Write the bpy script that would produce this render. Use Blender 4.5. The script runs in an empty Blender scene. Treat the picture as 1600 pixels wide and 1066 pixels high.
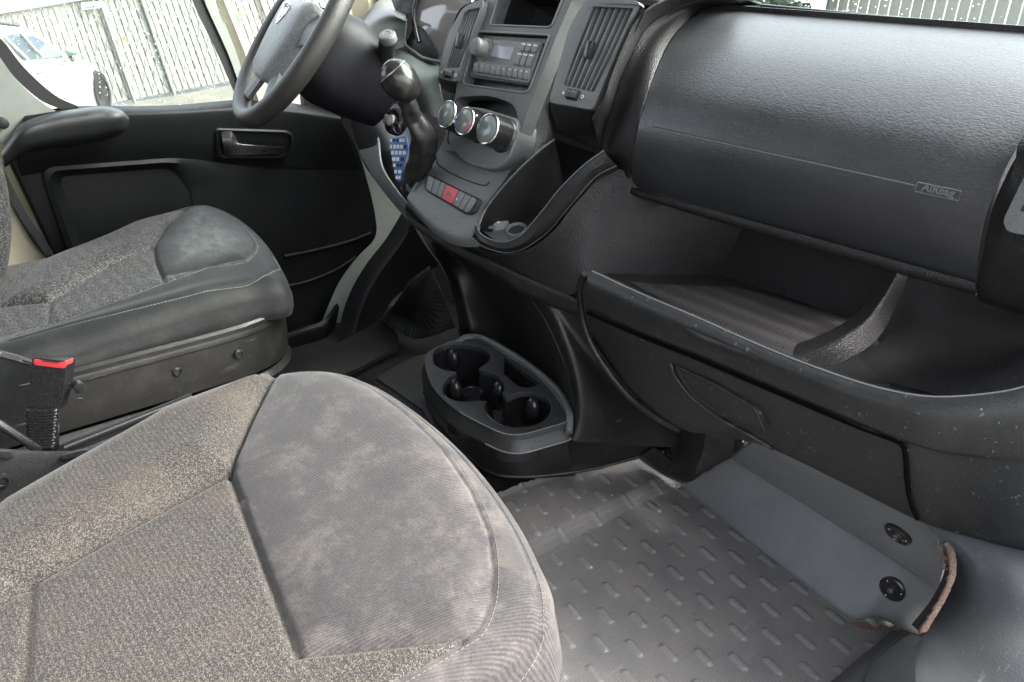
import bpy, bmesh, math, random
import numpy as np
from mathutils import Vector, Matrix
random.seed(7)
SC = bpy.context.scene
COL = SC.collection

# ------------------------------------------------------------------ camera
F = 1254.835
CAM = Vector((1.1, 0.0, 1.0))
# rows: world axes expressed in camera space (right, up, back)
MROT = Matrix(((0.64776308, -0.34312471, 0.68019734),
               (0.76115433, 0.25355954, -0.59695196),
               (0.03235845, 0.90441859, 0.42541737)))
cd = bpy.data.cameras.new('camera'); cam = bpy.data.objects.new('camera', cd)
COL.objects.link(cam); SC.camera = cam
cam.matrix_world = Matrix.Translation(CAM) @ MROT.to_4x4()
cd.sensor_fit = 'HORIZONTAL'; cd.sensor_width = 36.0; cd.lens = F / 1600 * 36.0
cd.clip_start = 0.02; cd.clip_end = 500

# ------------------------------------------------------------------ world, sun, exposure
w = bpy.data.worlds.new('World'); SC.world = w; w.use_nodes = True
nt = w.node_tree
sky = nt.nodes.new('ShaderNodeTexSky'); sky.sky_type = 'NISHITA'; sky.sun_disc = False
SUN_EL, SUN_AZ = math.radians(48), math.radians(40)
sky.sun_elevation = SUN_EL; sky.sun_rotation = SUN_AZ
sky.air_density = 1.0; sky.dust_density = 6.0; sky.ozone_density = 0.6
bg = nt.nodes['Background']; bg.inputs['Strength'].default_value = 0.15
hs = nt.nodes.new('ShaderNodeHueSaturation'); hs.inputs['Saturation'].default_value = 0.35   # thin overcast: little blue
nt.links.new(sky.outputs[0], hs.inputs['Color']); nt.links.new(hs.outputs[0], bg.inputs[0])
sd = bpy.data.lights.new('sun', 'SUN'); sd.energy = 0.8; sd.angle = math.radians(50); sd.color = (1.0, 0.985, 0.96)
sun = bpy.data.objects.new('sun', sd); COL.objects.link(sun)
dv = Vector((math.sin(SUN_AZ) * math.cos(SUN_EL), math.cos(SUN_AZ) * math.cos(SUN_EL), math.sin(SUN_EL)))
sun.rotation_euler = (-dv).to_track_quat('-Z', 'Y').to_euler()
SC.view_settings.view_transform = 'Standard'; SC.view_settings.look = 'None'
SC.view_settings.exposure = 3.2; SC.view_settings.gamma = 1.0
SC.render.engine = 'CYCLES'
SC.cycles.max_bounces = 10; SC.cycles.diffuse_bounces = 6; SC.cycles.transparent_max_bounces = 12
SC.cycles.use_denoising = True
SC.cycles.sample_clamp_indirect = 6.0

# ------------------------------------------------------------------ where things stand
def ray(px, py):
    return MROT @ Vector(((px - 800) / F, -(py - 533) / F, -1.0))
def W(px, py, x=None, y=None, z=None):
    d = ray(px, py)
    if x is not None: t = (x - CAM.x) / d.x
    elif y is not None: t = (y - CAM.y) / d.y
    else: t = (z - CAM.z) / d.z
    return CAM + d * t
class Plane:
    def __init__(s, p, n):
        s.p = Vector(p); s.n = Vector(n).normalized()
    def at(s, px, py, off=0.0):
        d = ray(px, py); p = s.p + s.n * off
        t = (p - CAM).dot(s.n) / d.dot(s.n)
        return CAM + d * t

# ------------------------------------------------------------------ materials
def newmat(name):
    m = bpy.data.materials.new(name); m.use_nodes = True
    b = m.node_tree.nodes['Principled BSDF']
    return m, m.node_tree, b
def node(t, kind, **k):
    n = t.nodes.new(kind)
    for a, v in k.items():
        if a in n.inputs: n.inputs[a].default_value = v
        else: setattr(n, a, v)
    return n
def ramp(t, fac, stops):
    r = t.nodes.new('ShaderNodeValToRGB')
    while len(r.color_ramp.elements) < len(stops): r.color_ramp.elements.new(0.5)
    for e, (p, c) in zip(r.color_ramp.elements, stops):
        e.position = p; e.color = (c[0], c[1], c[2], 1) if hasattr(c, '__len__') else (c, c, c, 1)
    t.links.new(fac, r.inputs[0]); return r
def mix(t, fac, a, b, mode='MIX'):
    n = t.nodes.new('ShaderNodeMix'); n.data_type = 'RGBA'; n.blend_type = mode
    for s, v in ((0, fac), (6, a), (7, b)):
        if hasattr(v, 'links'): t.links.new(v, n.inputs[s])
        elif s == 0: n.inputs[0].default_value = v
        else: n.inputs[s].default_value = (v[0], v[1], v[2], 1)
    return n.outputs[2]
def coords(t): return t.nodes.new('ShaderNodeNewGeometry').outputs['Position'] if False else t.nodes.new('ShaderNodeTexCoord').outputs['Object']

def plastic(name, col, rough=0.5, grain=900.0, bump=0.25, dust=0.0, dustcol=(0.11, 0.095, 0.08), spec=0.5, scratch=0.0, wrinkle=False, rvar=0.12, speck=0.25):
    m, t, b = newmat(name); co = coords(t); L = t.links.new
    big = node(t, 'ShaderNodeTexNoise', Scale=7.0, Detail=5.0, Roughness=0.6); L(co, big.inputs['Vector'])
    base = mix(t, 0.0, col, col)
    lo = tuple(c * 0.85 for c in col); hi = tuple(c * 1.18 for c in col)
    base = ramp(t, big.outputs['Fac'], [(0.3, lo), (0.7, hi)]).outputs[0]
    if speck > 0:
        vs = node(t, 'ShaderNodeTexVoronoi', Scale=620.0); L(co, vs.inputs['Vector'])
        sc3 = t.nodes.new('ShaderNodeSeparateColor'); L(vs.outputs['Color'], sc3.inputs[0])
        rs3 = ramp(t, sc3.outputs[0], [(0.0, 1 - speck), (0.75, 1.0), (1.0, 1 + speck * 1.6)])
        base = mix(t, 1.0, base, rs3.outputs[0], 'MULTIPLY')
    if dust > 0:
        d2 = node(t, 'ShaderNodeTexNoise', Scale=22.0, Detail=8.0, Roughness=0.7); L(co, d2.inputs['Vector'])
        r = ramp(t, d2.outputs['Fac'], [(0.5, 0.0), (0.75, dust)])
        base = mix(t, r.outputs[0], base, dustcol)
        sp = node(t, 'ShaderNodeTexVoronoi', Scale=260.0); L(co, sp.inputs['Vector'])
        sr = ramp(t, sp.outputs['Distance'], [(0.05, dust * 0.9), (0.12, 0.0)])
        base = mix(t, sr.outputs[0], base, (0.28, 0.26, 0.23))
    if scratch > 0:
        for rot, sc_ in (((0.3, 0.5, 0.9), 1.0), ((1.1, -0.4, 2.1), 1.3), ((0.7, 1.3, -0.6), 0.8)):
            mp = node(t, 'ShaderNodeMapping'); mp.inputs['Rotation'].default_value = rot; mp.inputs['Scale'].default_value = (60 * sc_, 5 * sc_, 60 * sc_)
            L(co, mp.inputs['Vector'])
            s1 = node(t, 'ShaderNodeTexNoise', Scale=1.6, Detail=2.0, Roughness=0.5); L(mp.outputs[0], s1.inputs['Vector'])
            sr = ramp(t, s1.outputs['Fac'], [(0.715, 0.0), (0.735, scratch), (0.75, 0.0)])
            base = mix(t, sr.outputs[0], base, (0.2, 0.2, 0.19))
    L(base, b.inputs['Base Color'])
    rr = node(t, 'ShaderNodeMapRange'); rr.inputs['To Min'].default_value = max(rough - rvar, 0.05); rr.inputs['To Max'].default_value = min(rough + rvar, 1)
    L(big.outputs['Fac'], rr.inputs['Value']); L(rr.outputs[0], b.inputs['Roughness'])
    b.inputs['Specular IOR Level'].default_value = spec
    if wrinkle:
        mp = node(t, 'ShaderNodeMapping'); mp.inputs['Scale'].default_value = (0.45, 1.0, 1.0)
        L(co, mp.inputs['Vector'])
        wv = node(t, 'ShaderNodeTexNoise', Scale=grain * 0.5, Detail=2.0, Roughness=0.45, Distortion=0.7); L(mp.outputs[0], wv.inputs['Vector'])
        g = ramp(t, wv.outputs['Fac'], [(0.36, 0.0), (0.5, 0.8), (0.64, 1.0)]).outputs[0]
    else:
        vo = node(t, 'ShaderNodeTexVoronoi', Scale=grain); vo.feature = 'SMOOTH_F1' if False else 'F1'; L(co, vo.inputs['Vector'])
        g = vo.outputs['Distance']
    bp = node(t, 'ShaderNodeBump', Strength=bump, Distance=0.0012 if not wrinkle else 0.0016)
    L(g, bp.inputs['Height']); L(bp.outputs[0], b.inputs['Normal'])
    return m

def flat(name, col, rough=0.5, metal=0.0, spec=0.5, emit=None):
    m, t, b = newmat(name)
    n = node(t, 'ShaderNodeTexNoise', Scale=60.0, Detail=4.0); t.links.new(coords(t), n.inputs['Vector'])
    r = ramp(t, n.outputs['Fac'], [(0.3, tuple(c * 0.95 for c in col)), (0.7, tuple(min(c * 1.04, 1) for c in col))])
    t.links.new(r.outputs[0], b.inputs['Base Color'])
    b.inputs['Roughness'].default_value = rough; b.inputs['Metallic'].default_value = metal
    b.inputs['Specular IOR Level'].default_value = spec
    return m

M = {}
M['soft'] = plastic('soft dash skin', (0.024, 0.025, 0.028), 0.36, 1000, 0.22, dust=0.06, wrinkle=True, spec=0.8)
M['dash'] = plastic('grained dash plastic', (0.014, 0.0135, 0.014), 0.46, 480, 0.8, dust=0.08, spec=0.32)
M['dashgrey'] = plastic('grey grained plastic', (0.098, 0.103, 0.103), 0.36, 480, 0.5, dust=0.10, speck=0.10)
M['hard'] = plastic('hard black plastic', (0.017, 0.0175, 0.018), 0.38, 700, 0.25, dust=0.10, scratch=0.8, spec=0.4)
M['console'] = plastic('console plastic', (0.012, 0.0115, 0.0105), 0.38, 700, 0.3, dust=0.16, scratch=0.3)
M['smooth'] = plastic('smooth black plastic', (0.015, 0.015, 0.016), 0.28, 1500, 0.05, dust=0.03)
M['black'] = flat('deep gap', (0.002, 0.002, 0.002), 0.9, spec=0.05)
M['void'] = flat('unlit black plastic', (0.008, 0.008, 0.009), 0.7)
M['door'] = plastic('door panel plastic', (0.0035, 0.0038, 0.0044), 0.45, 700, 0.25, dust=0.015, spec=0.16)
M['armrest'] = plastic('armrest vinyl', (0.014, 0.015, 0.016), 0.42, 700, 0.2, dust=0.06)
M['rubber'] = plastic('floor rubber', (0.022, 0.023, 0.022), 0.45, 800, 0.3, dust=0.14, scratch=0.2)
M['kick'] = plastic('blue grey kick panel plastic', (0.165, 0.168, 0.178), 0.34, 900, 0.22, dust=0.14, scratch=0.5, rvar=0.08, speck=0.08)
M['sill'] = plastic('sill plastic', (0.060, 0.065, 0.070), 0.38, 700, 0.25, dust=0.12, scratch=0.7, speck=0.1)
M['headliner'] = flat('grey headliner', (0.16, 0.16, 0.155), 0.9)
M['emboss'] = flat('pale embossing highlight', (0.10, 0.10, 0.10), 0.35)  # paler than the panel: highlight on the embossing painted into the colour
M['worn'] = flat('rubbed pale highlight edge', (0.13, 0.14, 0.14), 0.35)  # rubbed edges and louvres, paled to paint in their highlights
M['cream'] = flat('cream body paint', (0.42, 0.385, 0.29), 0.4)
M['creamgrey'] = flat('pale grey door metal', (0.22, 0.235, 0.215), 0.4)
M['seal'] = flat('black rubber seal', (0.012, 0.012, 0.013), 0.6)
M['chrome'] = flat('chrome', (0.75, 0.74, 0.72), 0.18, 1.0)
M['steel'] = flat('dull steel', (0.35, 0.34, 0.33), 0.35, 1.0)
M['brass'] = flat('dirty brass', (0.42, 0.32, 0.16), 0.4, 1.0)
M['white'] = flat('white print', (0.7, 0.7, 0.68), 0.5)
M['greyprint'] = flat('pale grey print', (0.22, 0.22, 0.21), 0.5)
M['red'] = flat('red button plastic', (0.55, 0.045, 0.05), 0.4)
M['hazard'] = flat('faded red button', (0.48, 0.06, 0.08), 0.45)
M['blue'] = flat('blue enamel', (0.03, 0.12, 0.40), 0.35)
M['lcd'] = flat('display glass', (0.30, 0.31, 0.36), 0.15)
M['button'] = plastic('button plastic', (0.12, 0.126, 0.125), 0.4, 1500, 0.1)
M['dial'] = flat('dial face', (0.13, 0.155, 0.155), 0.15)
M['leather'] = plastic('worn steering leather', (0.026, 0.025, 0.024), 0.42, 700, 0.35, dust=0.12)
M['shroud'] = plastic('matt black shroud plastic', (0.006, 0.006, 0.008), 0.5, 700, 0.2, dust=0.02, spec=0.2)
M['boot'] = plastic('black leather boot', (0.014, 0.0125, 0.012), 0.55, 500, 0.3, dust=0.05)
M['hub'] = plastic('grey hub plastic', (0.20, 0.22, 0.22), 0.42, 900, 0.2, dust=0.1)
M['backing'] = plastic('torn felt backing', (0.13, 0.085, 0.065), 0.9, 500, 0.8, dust=0.3)
M['felt'] = plastic('dark felt', (0.012, 0.011, 0.010), 0.95, 500, 0.8, dust=0.25)
M['thread'] = flat('pale thread', (0.105, 0.10, 0.092), 0.8)
M['threaddark'] = flat('grey thread', (0.17, 0.168, 0.16), 0.8)

def glass(name, tint=(0.93, 0.97, 0.95), refl=0.09):
    m = bpy.data.materials.new(name); m.use_nodes = True; t = m.node_tree; t.nodes.clear()
    o = t.nodes.new('ShaderNodeOutputMaterial')
    a = t.nodes.new('ShaderNodeBsdfTransparent'); a.inputs[0].default_value = (*tint, 1)
    g = t.nodes.new('ShaderNodeBsdfGlossy'); g.inputs['Roughness'].default_value = 0.03
    lf = t.nodes.new('ShaderNodeLayerWeight'); lf.inputs[0].default_value = 0.5
    pw = t.nodes.new('ShaderNodeMath'); pw.operation = 'POWER'; pw.inputs[1].default_value = 5.0; t.links.new(lf.outputs['Facing'], pw.inputs[0])
    lw = t.nodes.new('ShaderNodeMath'); lw.operation = 'MULTIPLY_ADD'; lw.inputs[1].default_value = 0.9; lw.inputs[2].default_value = 0.04; t.links.new(pw.outputs[0], lw.inputs[0])
    mx = t.nodes.new('ShaderNodeMixShader')
    t.links.new(lw.outputs[0], mx.inputs[0]); t.links.new(a.outputs[0], mx.inputs[1]); t.links.new(g.outputs[0], mx.inputs[2])
    t.links.new(mx.outputs[0], o.inputs[0]); return m
M['glass'] = glass('window glass')
def dropmat():
    m, t, b = newmat('rain drop water')
    b.inputs['Base Color'].default_value = (0.95, 0.97, 0.97, 1); b.inputs['Roughness'].default_value = 0.12  # whitish base paints the refracted sky into the drops
    b.inputs['Transmission Weight'].default_value = 0.35; b.inputs['IOR'].default_value = 1.33
    return m
M['drop'] = dropmat()

def ribbed(name, col, scale, rot, rough=0.5, strength=0.8):
    m, t, b = newmat(name); co = coords(t); L = t.links.new
    mp = node(t, 'ShaderNodeMapping'); mp.inputs['Rotation'].default_value = rot; L(co, mp.inputs['Vector'])
    wv = node(t, 'ShaderNodeTexWave', Scale=scale, Distortion=0.0); L(mp.outputs[0], wv.inputs['Vector'])
    bp = node(t, 'ShaderNodeBump', Strength=strength, Distance=0.002); L(wv.outputs['Fac'], bp.inputs['Height']); L(bp.outputs[0], b.inputs['Normal'])
    n = node(t, 'ShaderNodeTexNoise', Scale=15.0, Detail=6.0); L(co, n.inputs['Vector'])
    r = ramp(t, n.outputs['Fac'], [(0.35, tuple(c * 0.8 for c in col)), (0.75, tuple(c * 1.4 for c in col))]); L(r.outputs[0], b.inputs['Base Color'])
    b.inputs['Roughness'].default_value = rough
    return m
M['darkfloor'] = plastic('dark floor covering', (0.009, 0.0095, 0.009), 0.5, 800, 0.3, dust=0.08, scratch=0.15, spec=0.3)
M['tray'] = plastic('cup tray plastic', (0.030, 0.031, 0.031), 0.34, 480, 0.6, dust=0.12)
M['ribplate'] = ribbed('ribbed rubber', (0.018, 0.019, 0.018), 22.0, (0, 0, 0.0))

def meshmat():
    # knitted net texture of the shelf liner
    m, t, b = newmat('woven shelf liner'); co = coords(t); L = t.links.new
    mp = node(t, 'ShaderNodeMapping'); mp.inputs['Rotation'].default_value = (0, 0, 0.78); L(co, mp.inputs['Vector'])
    ck = node(t, 'ShaderNodeTexVoronoi', Scale=190.0, Randomness=0.12); L(mp.outputs[0], ck.inputs['Vector'])
    r = ramp(t, ck.outputs['Distance'], [(0.30, (0.0015, 0.0015, 0.0015)), (0.50, (0.052, 0.047, 0.046))]); L(r.outputs[0], b.inputs['Base Color'])
    bp = node(t, 'ShaderNodeBump', Strength=0.8, Distance=0.001); L(ck.outputs['Distance'], bp.inputs['Height']); L(bp.outputs[0], b.inputs['Normal'])
    b.inputs['Roughness'].default_value = 0.6; return m
M['liner'] = meshmat()

def matmat():
    m, t, b = newmat('floor mat rubber'); co = coords(t); L = t.links.new
    v = node(t, 'ShaderNodeTexVoronoi', Scale=240.0, Randomness=0.15); L(co, v.inputs['Vector'])
    n = node(t, 'ShaderNodeTexNoise', Scale=9.0, Detail=8.0, Roughness=0.65); L(co, n.inputs['Vector'])
    base = ramp(t, n.outputs['Fac'], [(0.3, (0.135, 0.134, 0.134)), (0.5, (0.170, 0.164, 0.160)), (0.68, (0.195, 0.178, 0.163))]).outputs[0]
    n2 = node(t, 'ShaderNodeTexNoise', Scale=55.0, Detail=6.0, Roughness=0.8); L(co, n2.inputs['Vector'])
    dr = ramp(t, n2.outputs['Fac'], [(0.54, 0.0), (0.70, 0.6)])
    base = mix(t, dr.outputs[0], base, (0.22, 0.185, 0.15))
    gr = node(t, 'ShaderNodeTexVoronoi', Scale=150.0); L(co, gr.inputs['Vector'])
    gs = ramp(t, gr.outputs['Distance'], [(0.05, 0.8), (0.11, 0.0)]); base = mix(t, gs.outputs[0], base, (0.30, 0.27, 0.22))
    ms = node(t, 'ShaderNodeMapping'); ms.inputs['Scale'].default_value = (40, 4, 1); ms.inputs['Rotation'].default_value = (0, 0, 0.9); L(co, ms.inputs['Vector'])
    sn = node(t, 'ShaderNodeTexNoise', Scale=1.5, Detail=3.0); L(ms.outputs[0], sn.inputs['Vector'])
    sc_ = ramp(t, sn.outputs['Fac'], [(0.66, 0.0), (0.69, 0.5), (0.72, 0.0)]); base = mix(t, sc_.outputs[0], base, (0.26, 0.25, 0.24))
    cr = ramp(t, v.outputs['Distance'], [(0.3, 0.0), (0.6, 0.35)])
    base = mix(t, cr.outputs[0], base, (0.03, 0.028, 0.025))
    ab = t.nodes.new('ShaderNodeAttribute'); ab.attribute_name = 'bar'
    bf = node(t, 'ShaderNodeMath'); bf.operation = 'MULTIPLY'; bf.inputs[1].default_value = 0.5; L(ab.outputs['Fac'], bf.inputs[0])
    base = mix(t, bf.outputs[0], base, (0.21, 0.204, 0.198))
    L(base, b.inputs['Base Color']); b.inputs['Roughness'].default_value = 0.42
    rr = ramp(t, n.outputs['Fac'], [(0.3, 0.32), (0.7, 0.5)]); L(rr.outputs[0], b.inputs['Roughness'])
    bp = node(t, 'ShaderNodeBump', Strength=0.5, Distance=0.001); L(v.outputs['Distance'], bp.inputs['Height']); L(bp.outputs[0], b.inputs['Normal'])
    return m
M['mat'] = matmat()

def seatmat(name, tw_dark, tw_lo, tw_hi, solid, stain, speck=620.0, wear=0.55, sheen=0.12, dens=(0.40, 0.66), ribs=(0.72, 1.10), wave=130.0, shiny=False):
    """tweed on the insert and bolsters, plain ribbed cloth on the nose: which is which is the attribute 'solid' (signed distance)"""
    m, t, b = newmat(name); co = coords(t); L = t.links.new
    at = t.nodes.new('ShaderNodeAttribute'); at.attribute_name = 'solid'
    at2 = t.nodes.new('ShaderNodeAttribute'); at2.attribute_name = 'outer'
    def sm(o, w_=0.0006):
        r = node(t, 'ShaderNodeMapRange'); r.inputs['From Min'].default_value = -w_; r.inputs['From Max'].default_value = w_
        L(o, r.inputs['Value']); return r.outputs[0]
    ms = sm(at.outputs['Fac']); mo = sm(at2.outputs['Fac'])
    mx = t.nodes.new('ShaderNodeMath'); mx.operation = 'MAXIMUM'; L(ms, mx.inputs[0]); L(mo, mx.inputs[1])
    # tweed
    mp = node(t, 'ShaderNodeMapping'); mp.inputs['Scale'].default_value = (1.0, 1.0, 1.0); mp.inputs['Rotation'].default_value = (0, 0, 0.5); L(co, mp.inputs['Vector'])
    v = node(t, 'ShaderNodeTexVoronoi', Scale=speck, Randomness=0.4); L(mp.outputs[0], v.inputs['Vector'])
    sep = t.nodes.new('ShaderNodeSeparateColor'); L(v.outputs['Color'], sep.inputs[0])
    n = node(t, 'ShaderNodeTexNoise', Scale=6.0, Detail=5.0, Roughness=0.6); L(co, n.inputs['Vector'])
    add = t.nodes.new('ShaderNodeMath'); add.operation = 'MULTIPLY_ADD'; add.inputs[1].default_value = 0.22; L(n.outputs['Fac'], add.inputs[0]); L(sep.outputs[0], add.inputs[2])
    fr = ramp(t, add.outputs[0], [(dens[0], tw_dark), (dens[1], tw_lo), (min(dens[1] + 0.3, 1), tw_hi)])
    fr.color_ramp.elements[0].position = dens[0]
    shade = ramp(t, v.outputs['Distance'], [(0.25, 1.0), (0.7, 0.35)])
    tw = mix(t, 1.0, fr.outputs[0], shade.outputs[0], 'MULTIPLY')
    ns = node(t, 'ShaderNodeTexNoise', Scale=11.0, Detail=4.0); L(co, ns.inputs['Vector'])
    sr = ramp(t, ns.outputs['Fac'], [(0.5, 0.0), (0.7, 0.35)])
    tw = mix(t, sr.outputs[0], tw, (0.075, 0.056, 0.043))
    # plain ribbed cloth
    mp2 = node(t, 'ShaderNodeMapping'); mp2.inputs['Rotation'].default_value = (0, 0, 0.35); L(co, mp2.inputs['Vector'])
    wv = node(t, 'ShaderNodeTexWave', Scale=wave, Distortion=0.4); wv.inputs['Detail'].default_value = 1.0; L(mp2.outputs[0], wv.inputs['Vector'])
    n3 = node(t, 'ShaderNodeTexNoise', Scale=17.0, Detail=13.0, Roughness=0.78, Distortion=0.2); L(co, n3.inputs['Vector'])
    so = ramp(t, n3.outputs['Fac'], [(0.36, tuple(c * 0.62 for c in solid)), (0.5, solid), (0.59, stain), (0.70, tuple(min(1, c * 1.25) for c in stain))]).outputs[0]
    so = mix(t, 1.0 - wear, so, solid)
    wr = ramp(t, wv.outputs['Fac'], [(0.0, ribs[0]), (1.0, ribs[1])])
    so = mix(t, 1.0, so, wr.outputs[0], 'MULTIPLY')
    n4 = node(t, 'ShaderNodeTexNoise', Scale=500.0, Detail=2.0); L(co, n4.inputs['Vector'])
    fz = ramp(t, n4.outputs['Fac'], [(0.3, 0.75), (0.7, 1.25)])
    so = mix(t, 1.0, so, fz.outputs[0], 'MULTIPLY')
    # rubbed-in grime along the seams
    ab = node(t, 'ShaderNodeMath'); ab.operation = 'ABSOLUTE'; L(at2.outputs['Fac'], ab.inputs[0])
    sm2 = node(t, 'ShaderNodeMapRange'); sm2.inputs['From Min'].default_value = 0.0; sm2.inputs['From Max'].default_value = 0.028; sm2.inputs['To Min'].default_value = 0.75; sm2.inputs['To Max'].default_value = 0.0
    L(ab.outputs[0], sm2.inputs['Value'])
    n5 = node(t, 'ShaderNodeTexNoise', Scale=38.0, Detail=8.0, Roughness=0.7); L(co, n5.inputs['Vector'])
    g5 = ramp(t, n5.outputs['Fac'], [(0.42, 0.0), (0.62, 1.0)])
    gm5 = t.nodes.new('ShaderNodeMath'); gm5.operation = 'MULTIPLY'; L(sm2.outputs[0], gm5.inputs[0]); L(g5.outputs[0], gm5.inputs[1])
    so = mix(t, gm5.outputs[0], so, tuple(min(1, c * 1.15) for c in stain))
    if shiny:   # worn, polished middle of the front panel, its sheen painted as paler colour
        sp5 = node(t, 'ShaderNodeMapRange'); sp5.inputs['From Min'].default_value = 0.005; sp5.inputs['From Max'].default_value = 0.065
        L(at.outputs['Fac'], sp5.inputs['Value'])
        mp5 = node(t, 'ShaderNodeMapping'); mp5.inputs['Scale'].default_value = (1, 2.2, 1); mp5.inputs['Rotation'].default_value = (0, 0, .6); L(co, mp5.inputs['Vector'])
        n6 = node(t, 'ShaderNodeTexNoise', Scale=26.0, Detail=9.0, Roughness=0.7); L(mp5.outputs[0], n6.inputs['Vector'])
        g6 = ramp(t, n6.outputs['Fac'], [(0.36, 0.18), (0.72, 0.8)])
        m6 = t.nodes.new('ShaderNodeMath'); m6.operation = 'MULTIPLY'; L(sp5.outputs[0], m6.inputs[0]); L(g6.outputs[0], m6.inputs[1])
        so = mix(t, m6.outputs[0], so, (0.115, 0.125, 0.12))
    cc = mix(t, mx.outputs[0], tw, so)
    L(cc, b.inputs['Base Color'])
    b.inputs['Roughness'].default_value = 0.66 if shiny else 0.85
    b.inputs['Sheen Weight'].default_value = sheen; b.inputs['Sheen Roughness'].default_value = 0.4
    b.inputs['Specular IOR Level'].default_value = 0.25
    hb = mix(t, mx.outputs[0], v.outputs['Distance'], n4.outputs['Fac'] if shiny else wv.outputs['Fac'])
    bp = node(t, 'ShaderNodeBump', Strength=0.35, Distance=0.001); L(hb, bp.inputs['Height']); L(bp.outputs[0], b.inputs['Normal'])
    return m
M['seatP'] = seatmat('passenger seat cloth', (0.026, 0.0245, 0.0225), (0.045, 0.041, 0.036), (0.125, 0.114, 0.098), (0.034, 0.0325, 0.033), (0.074, 0.066, 0.059), 1150.0)
M['seatD'] = seatmat('driver seat cloth', (0.012, 0.012, 0.012), (0.038, 0.037, 0.036), (0.125, 0.122, 0.118), (0.0085, 0.009, 0.009), (0.020, 0.0205, 0.020), 560.0, 0.5, 0.05, ribs=(0.97, 1.02), wave=900.0, shiny=True)

M['clear'] = flat('glossy instrument lens', (0.16, 0.15, 0.15), 0.08, spec=1.0)  # grey base stands in for the outdoor reflection in the lens
M['hood'] = plastic('cluster hood plastic', (0.075, 0.085, 0.083), 0.42, 700, 0.3)
M['knob'] = flat('glossy black knob', (0.014, 0.013, 0.012), 0.24, spec=0.5)
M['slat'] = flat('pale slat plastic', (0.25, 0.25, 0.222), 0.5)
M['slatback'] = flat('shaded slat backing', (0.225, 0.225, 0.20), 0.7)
M['galv'] = flat('galvanised wire', (0.15, 0.16, 0.145), 0.5, 0.0)
M['orange'] = flat('faded orange plastic', (0.30, 0.10, 0.05), 0.5)
M['carpaint'] = flat('white car paint', (0.33, 0.33, 0.305), 0.25)
M['carglass'] = flat('car window glass', (0.06, 0.085, 0.11), 0.08, spec=1.0)
M['greenglass'] = flat('green tinted glass', (0.11, 0.19, 0.15), 0.12, spec=1.0)
M['leaf'] = flat('leaves', (0.03, 0.06, 0.016), 0.5)
M['leafdark'] = flat('dark leaves', (0.03, 0.06, 0.025), 0.5)
M['bark'] = flat('bark', (0.08, 0.06, 0.045), 0.9)
def tarmac():
    m, t, b = newmat('wet tarmac'); co = coords(t)
    n = node(t, 'ShaderNodeTexNoise', Scale=1.2, Detail=8.0, Roughness=0.7); t.links.new(co, n.inputs['Vector'])
    r = ramp(t, n.outputs['Fac'], [(0.3, (0.06, 0.06, 0.052)), (0.7, (0.13, 0.125, 0.10))]); t.links.new(r.outputs[0], b.inputs['Base Color'])
    r2 = ramp(t, n.outputs['Fac'], [(0.35, 0.25), (0.6, 0.7)]); t.links.new(r2.outputs[0], b.inputs['Roughness']); return m
M['tarmac'] = tarmac()

# ------------------------------------------------------------------ object helpers
def tag(o, label=None, cat=None, group=None, kind=None):
    if label: o['label'] = label
    if cat: o['category'] = cat
    if group: o['group'] = group
    if kind: o['kind'] = kind
    return o
def empty(name, loc, label, cat, group=None):
    o = bpy.data.objects.new(name, None); COL.objects.link(o); o.location = loc; o.empty_display_size = 0.05
    tag(o, label, cat, group); return o
def link(name, bm, mat, parent=None, sharp=35, smooth=True):
    me = bpy.data.meshes.new(name)
    bmesh.ops.recalc_face_normals(bm, faces=bm.faces) if len(bm.faces) < 60000 else None
    bm.to_mesh(me); bm.free()
    mats = mat if isinstance(mat, (list, tuple)) else [mat]
    for mm in mats: me.materials.append(mm)
    if smooth:
        me.polygons.foreach_set('use_smooth', [True] * len(me.polygons))
        if sharp: me.set_sharp_from_angle(angle=math.radians(sharp))
    o = bpy.data.objects.new(name, me); COL.objects.link(o)
    if parent is not None:
        o.parent = parent
        # vertices are written in world space: keep them there under a moved empty
        off = Vector((0, 0, 0)); q = parent
        while q is not None:
            off += q.location; q = q.parent
        me.transform(Matrix.Translation(-off))
    return o
def origin(o):
    """put the origin of a parentless mesh at the middle of its own foot"""
    me = o.data; co = [v.co for v in me.vertices]
    c = Vector((sum(v.x for v in co) / len(co), sum(v.y for v in co) / len(co), min(v.z for v in co)))
    me.transform(Matrix.Translation(-c)); o.location = c; return o

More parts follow.
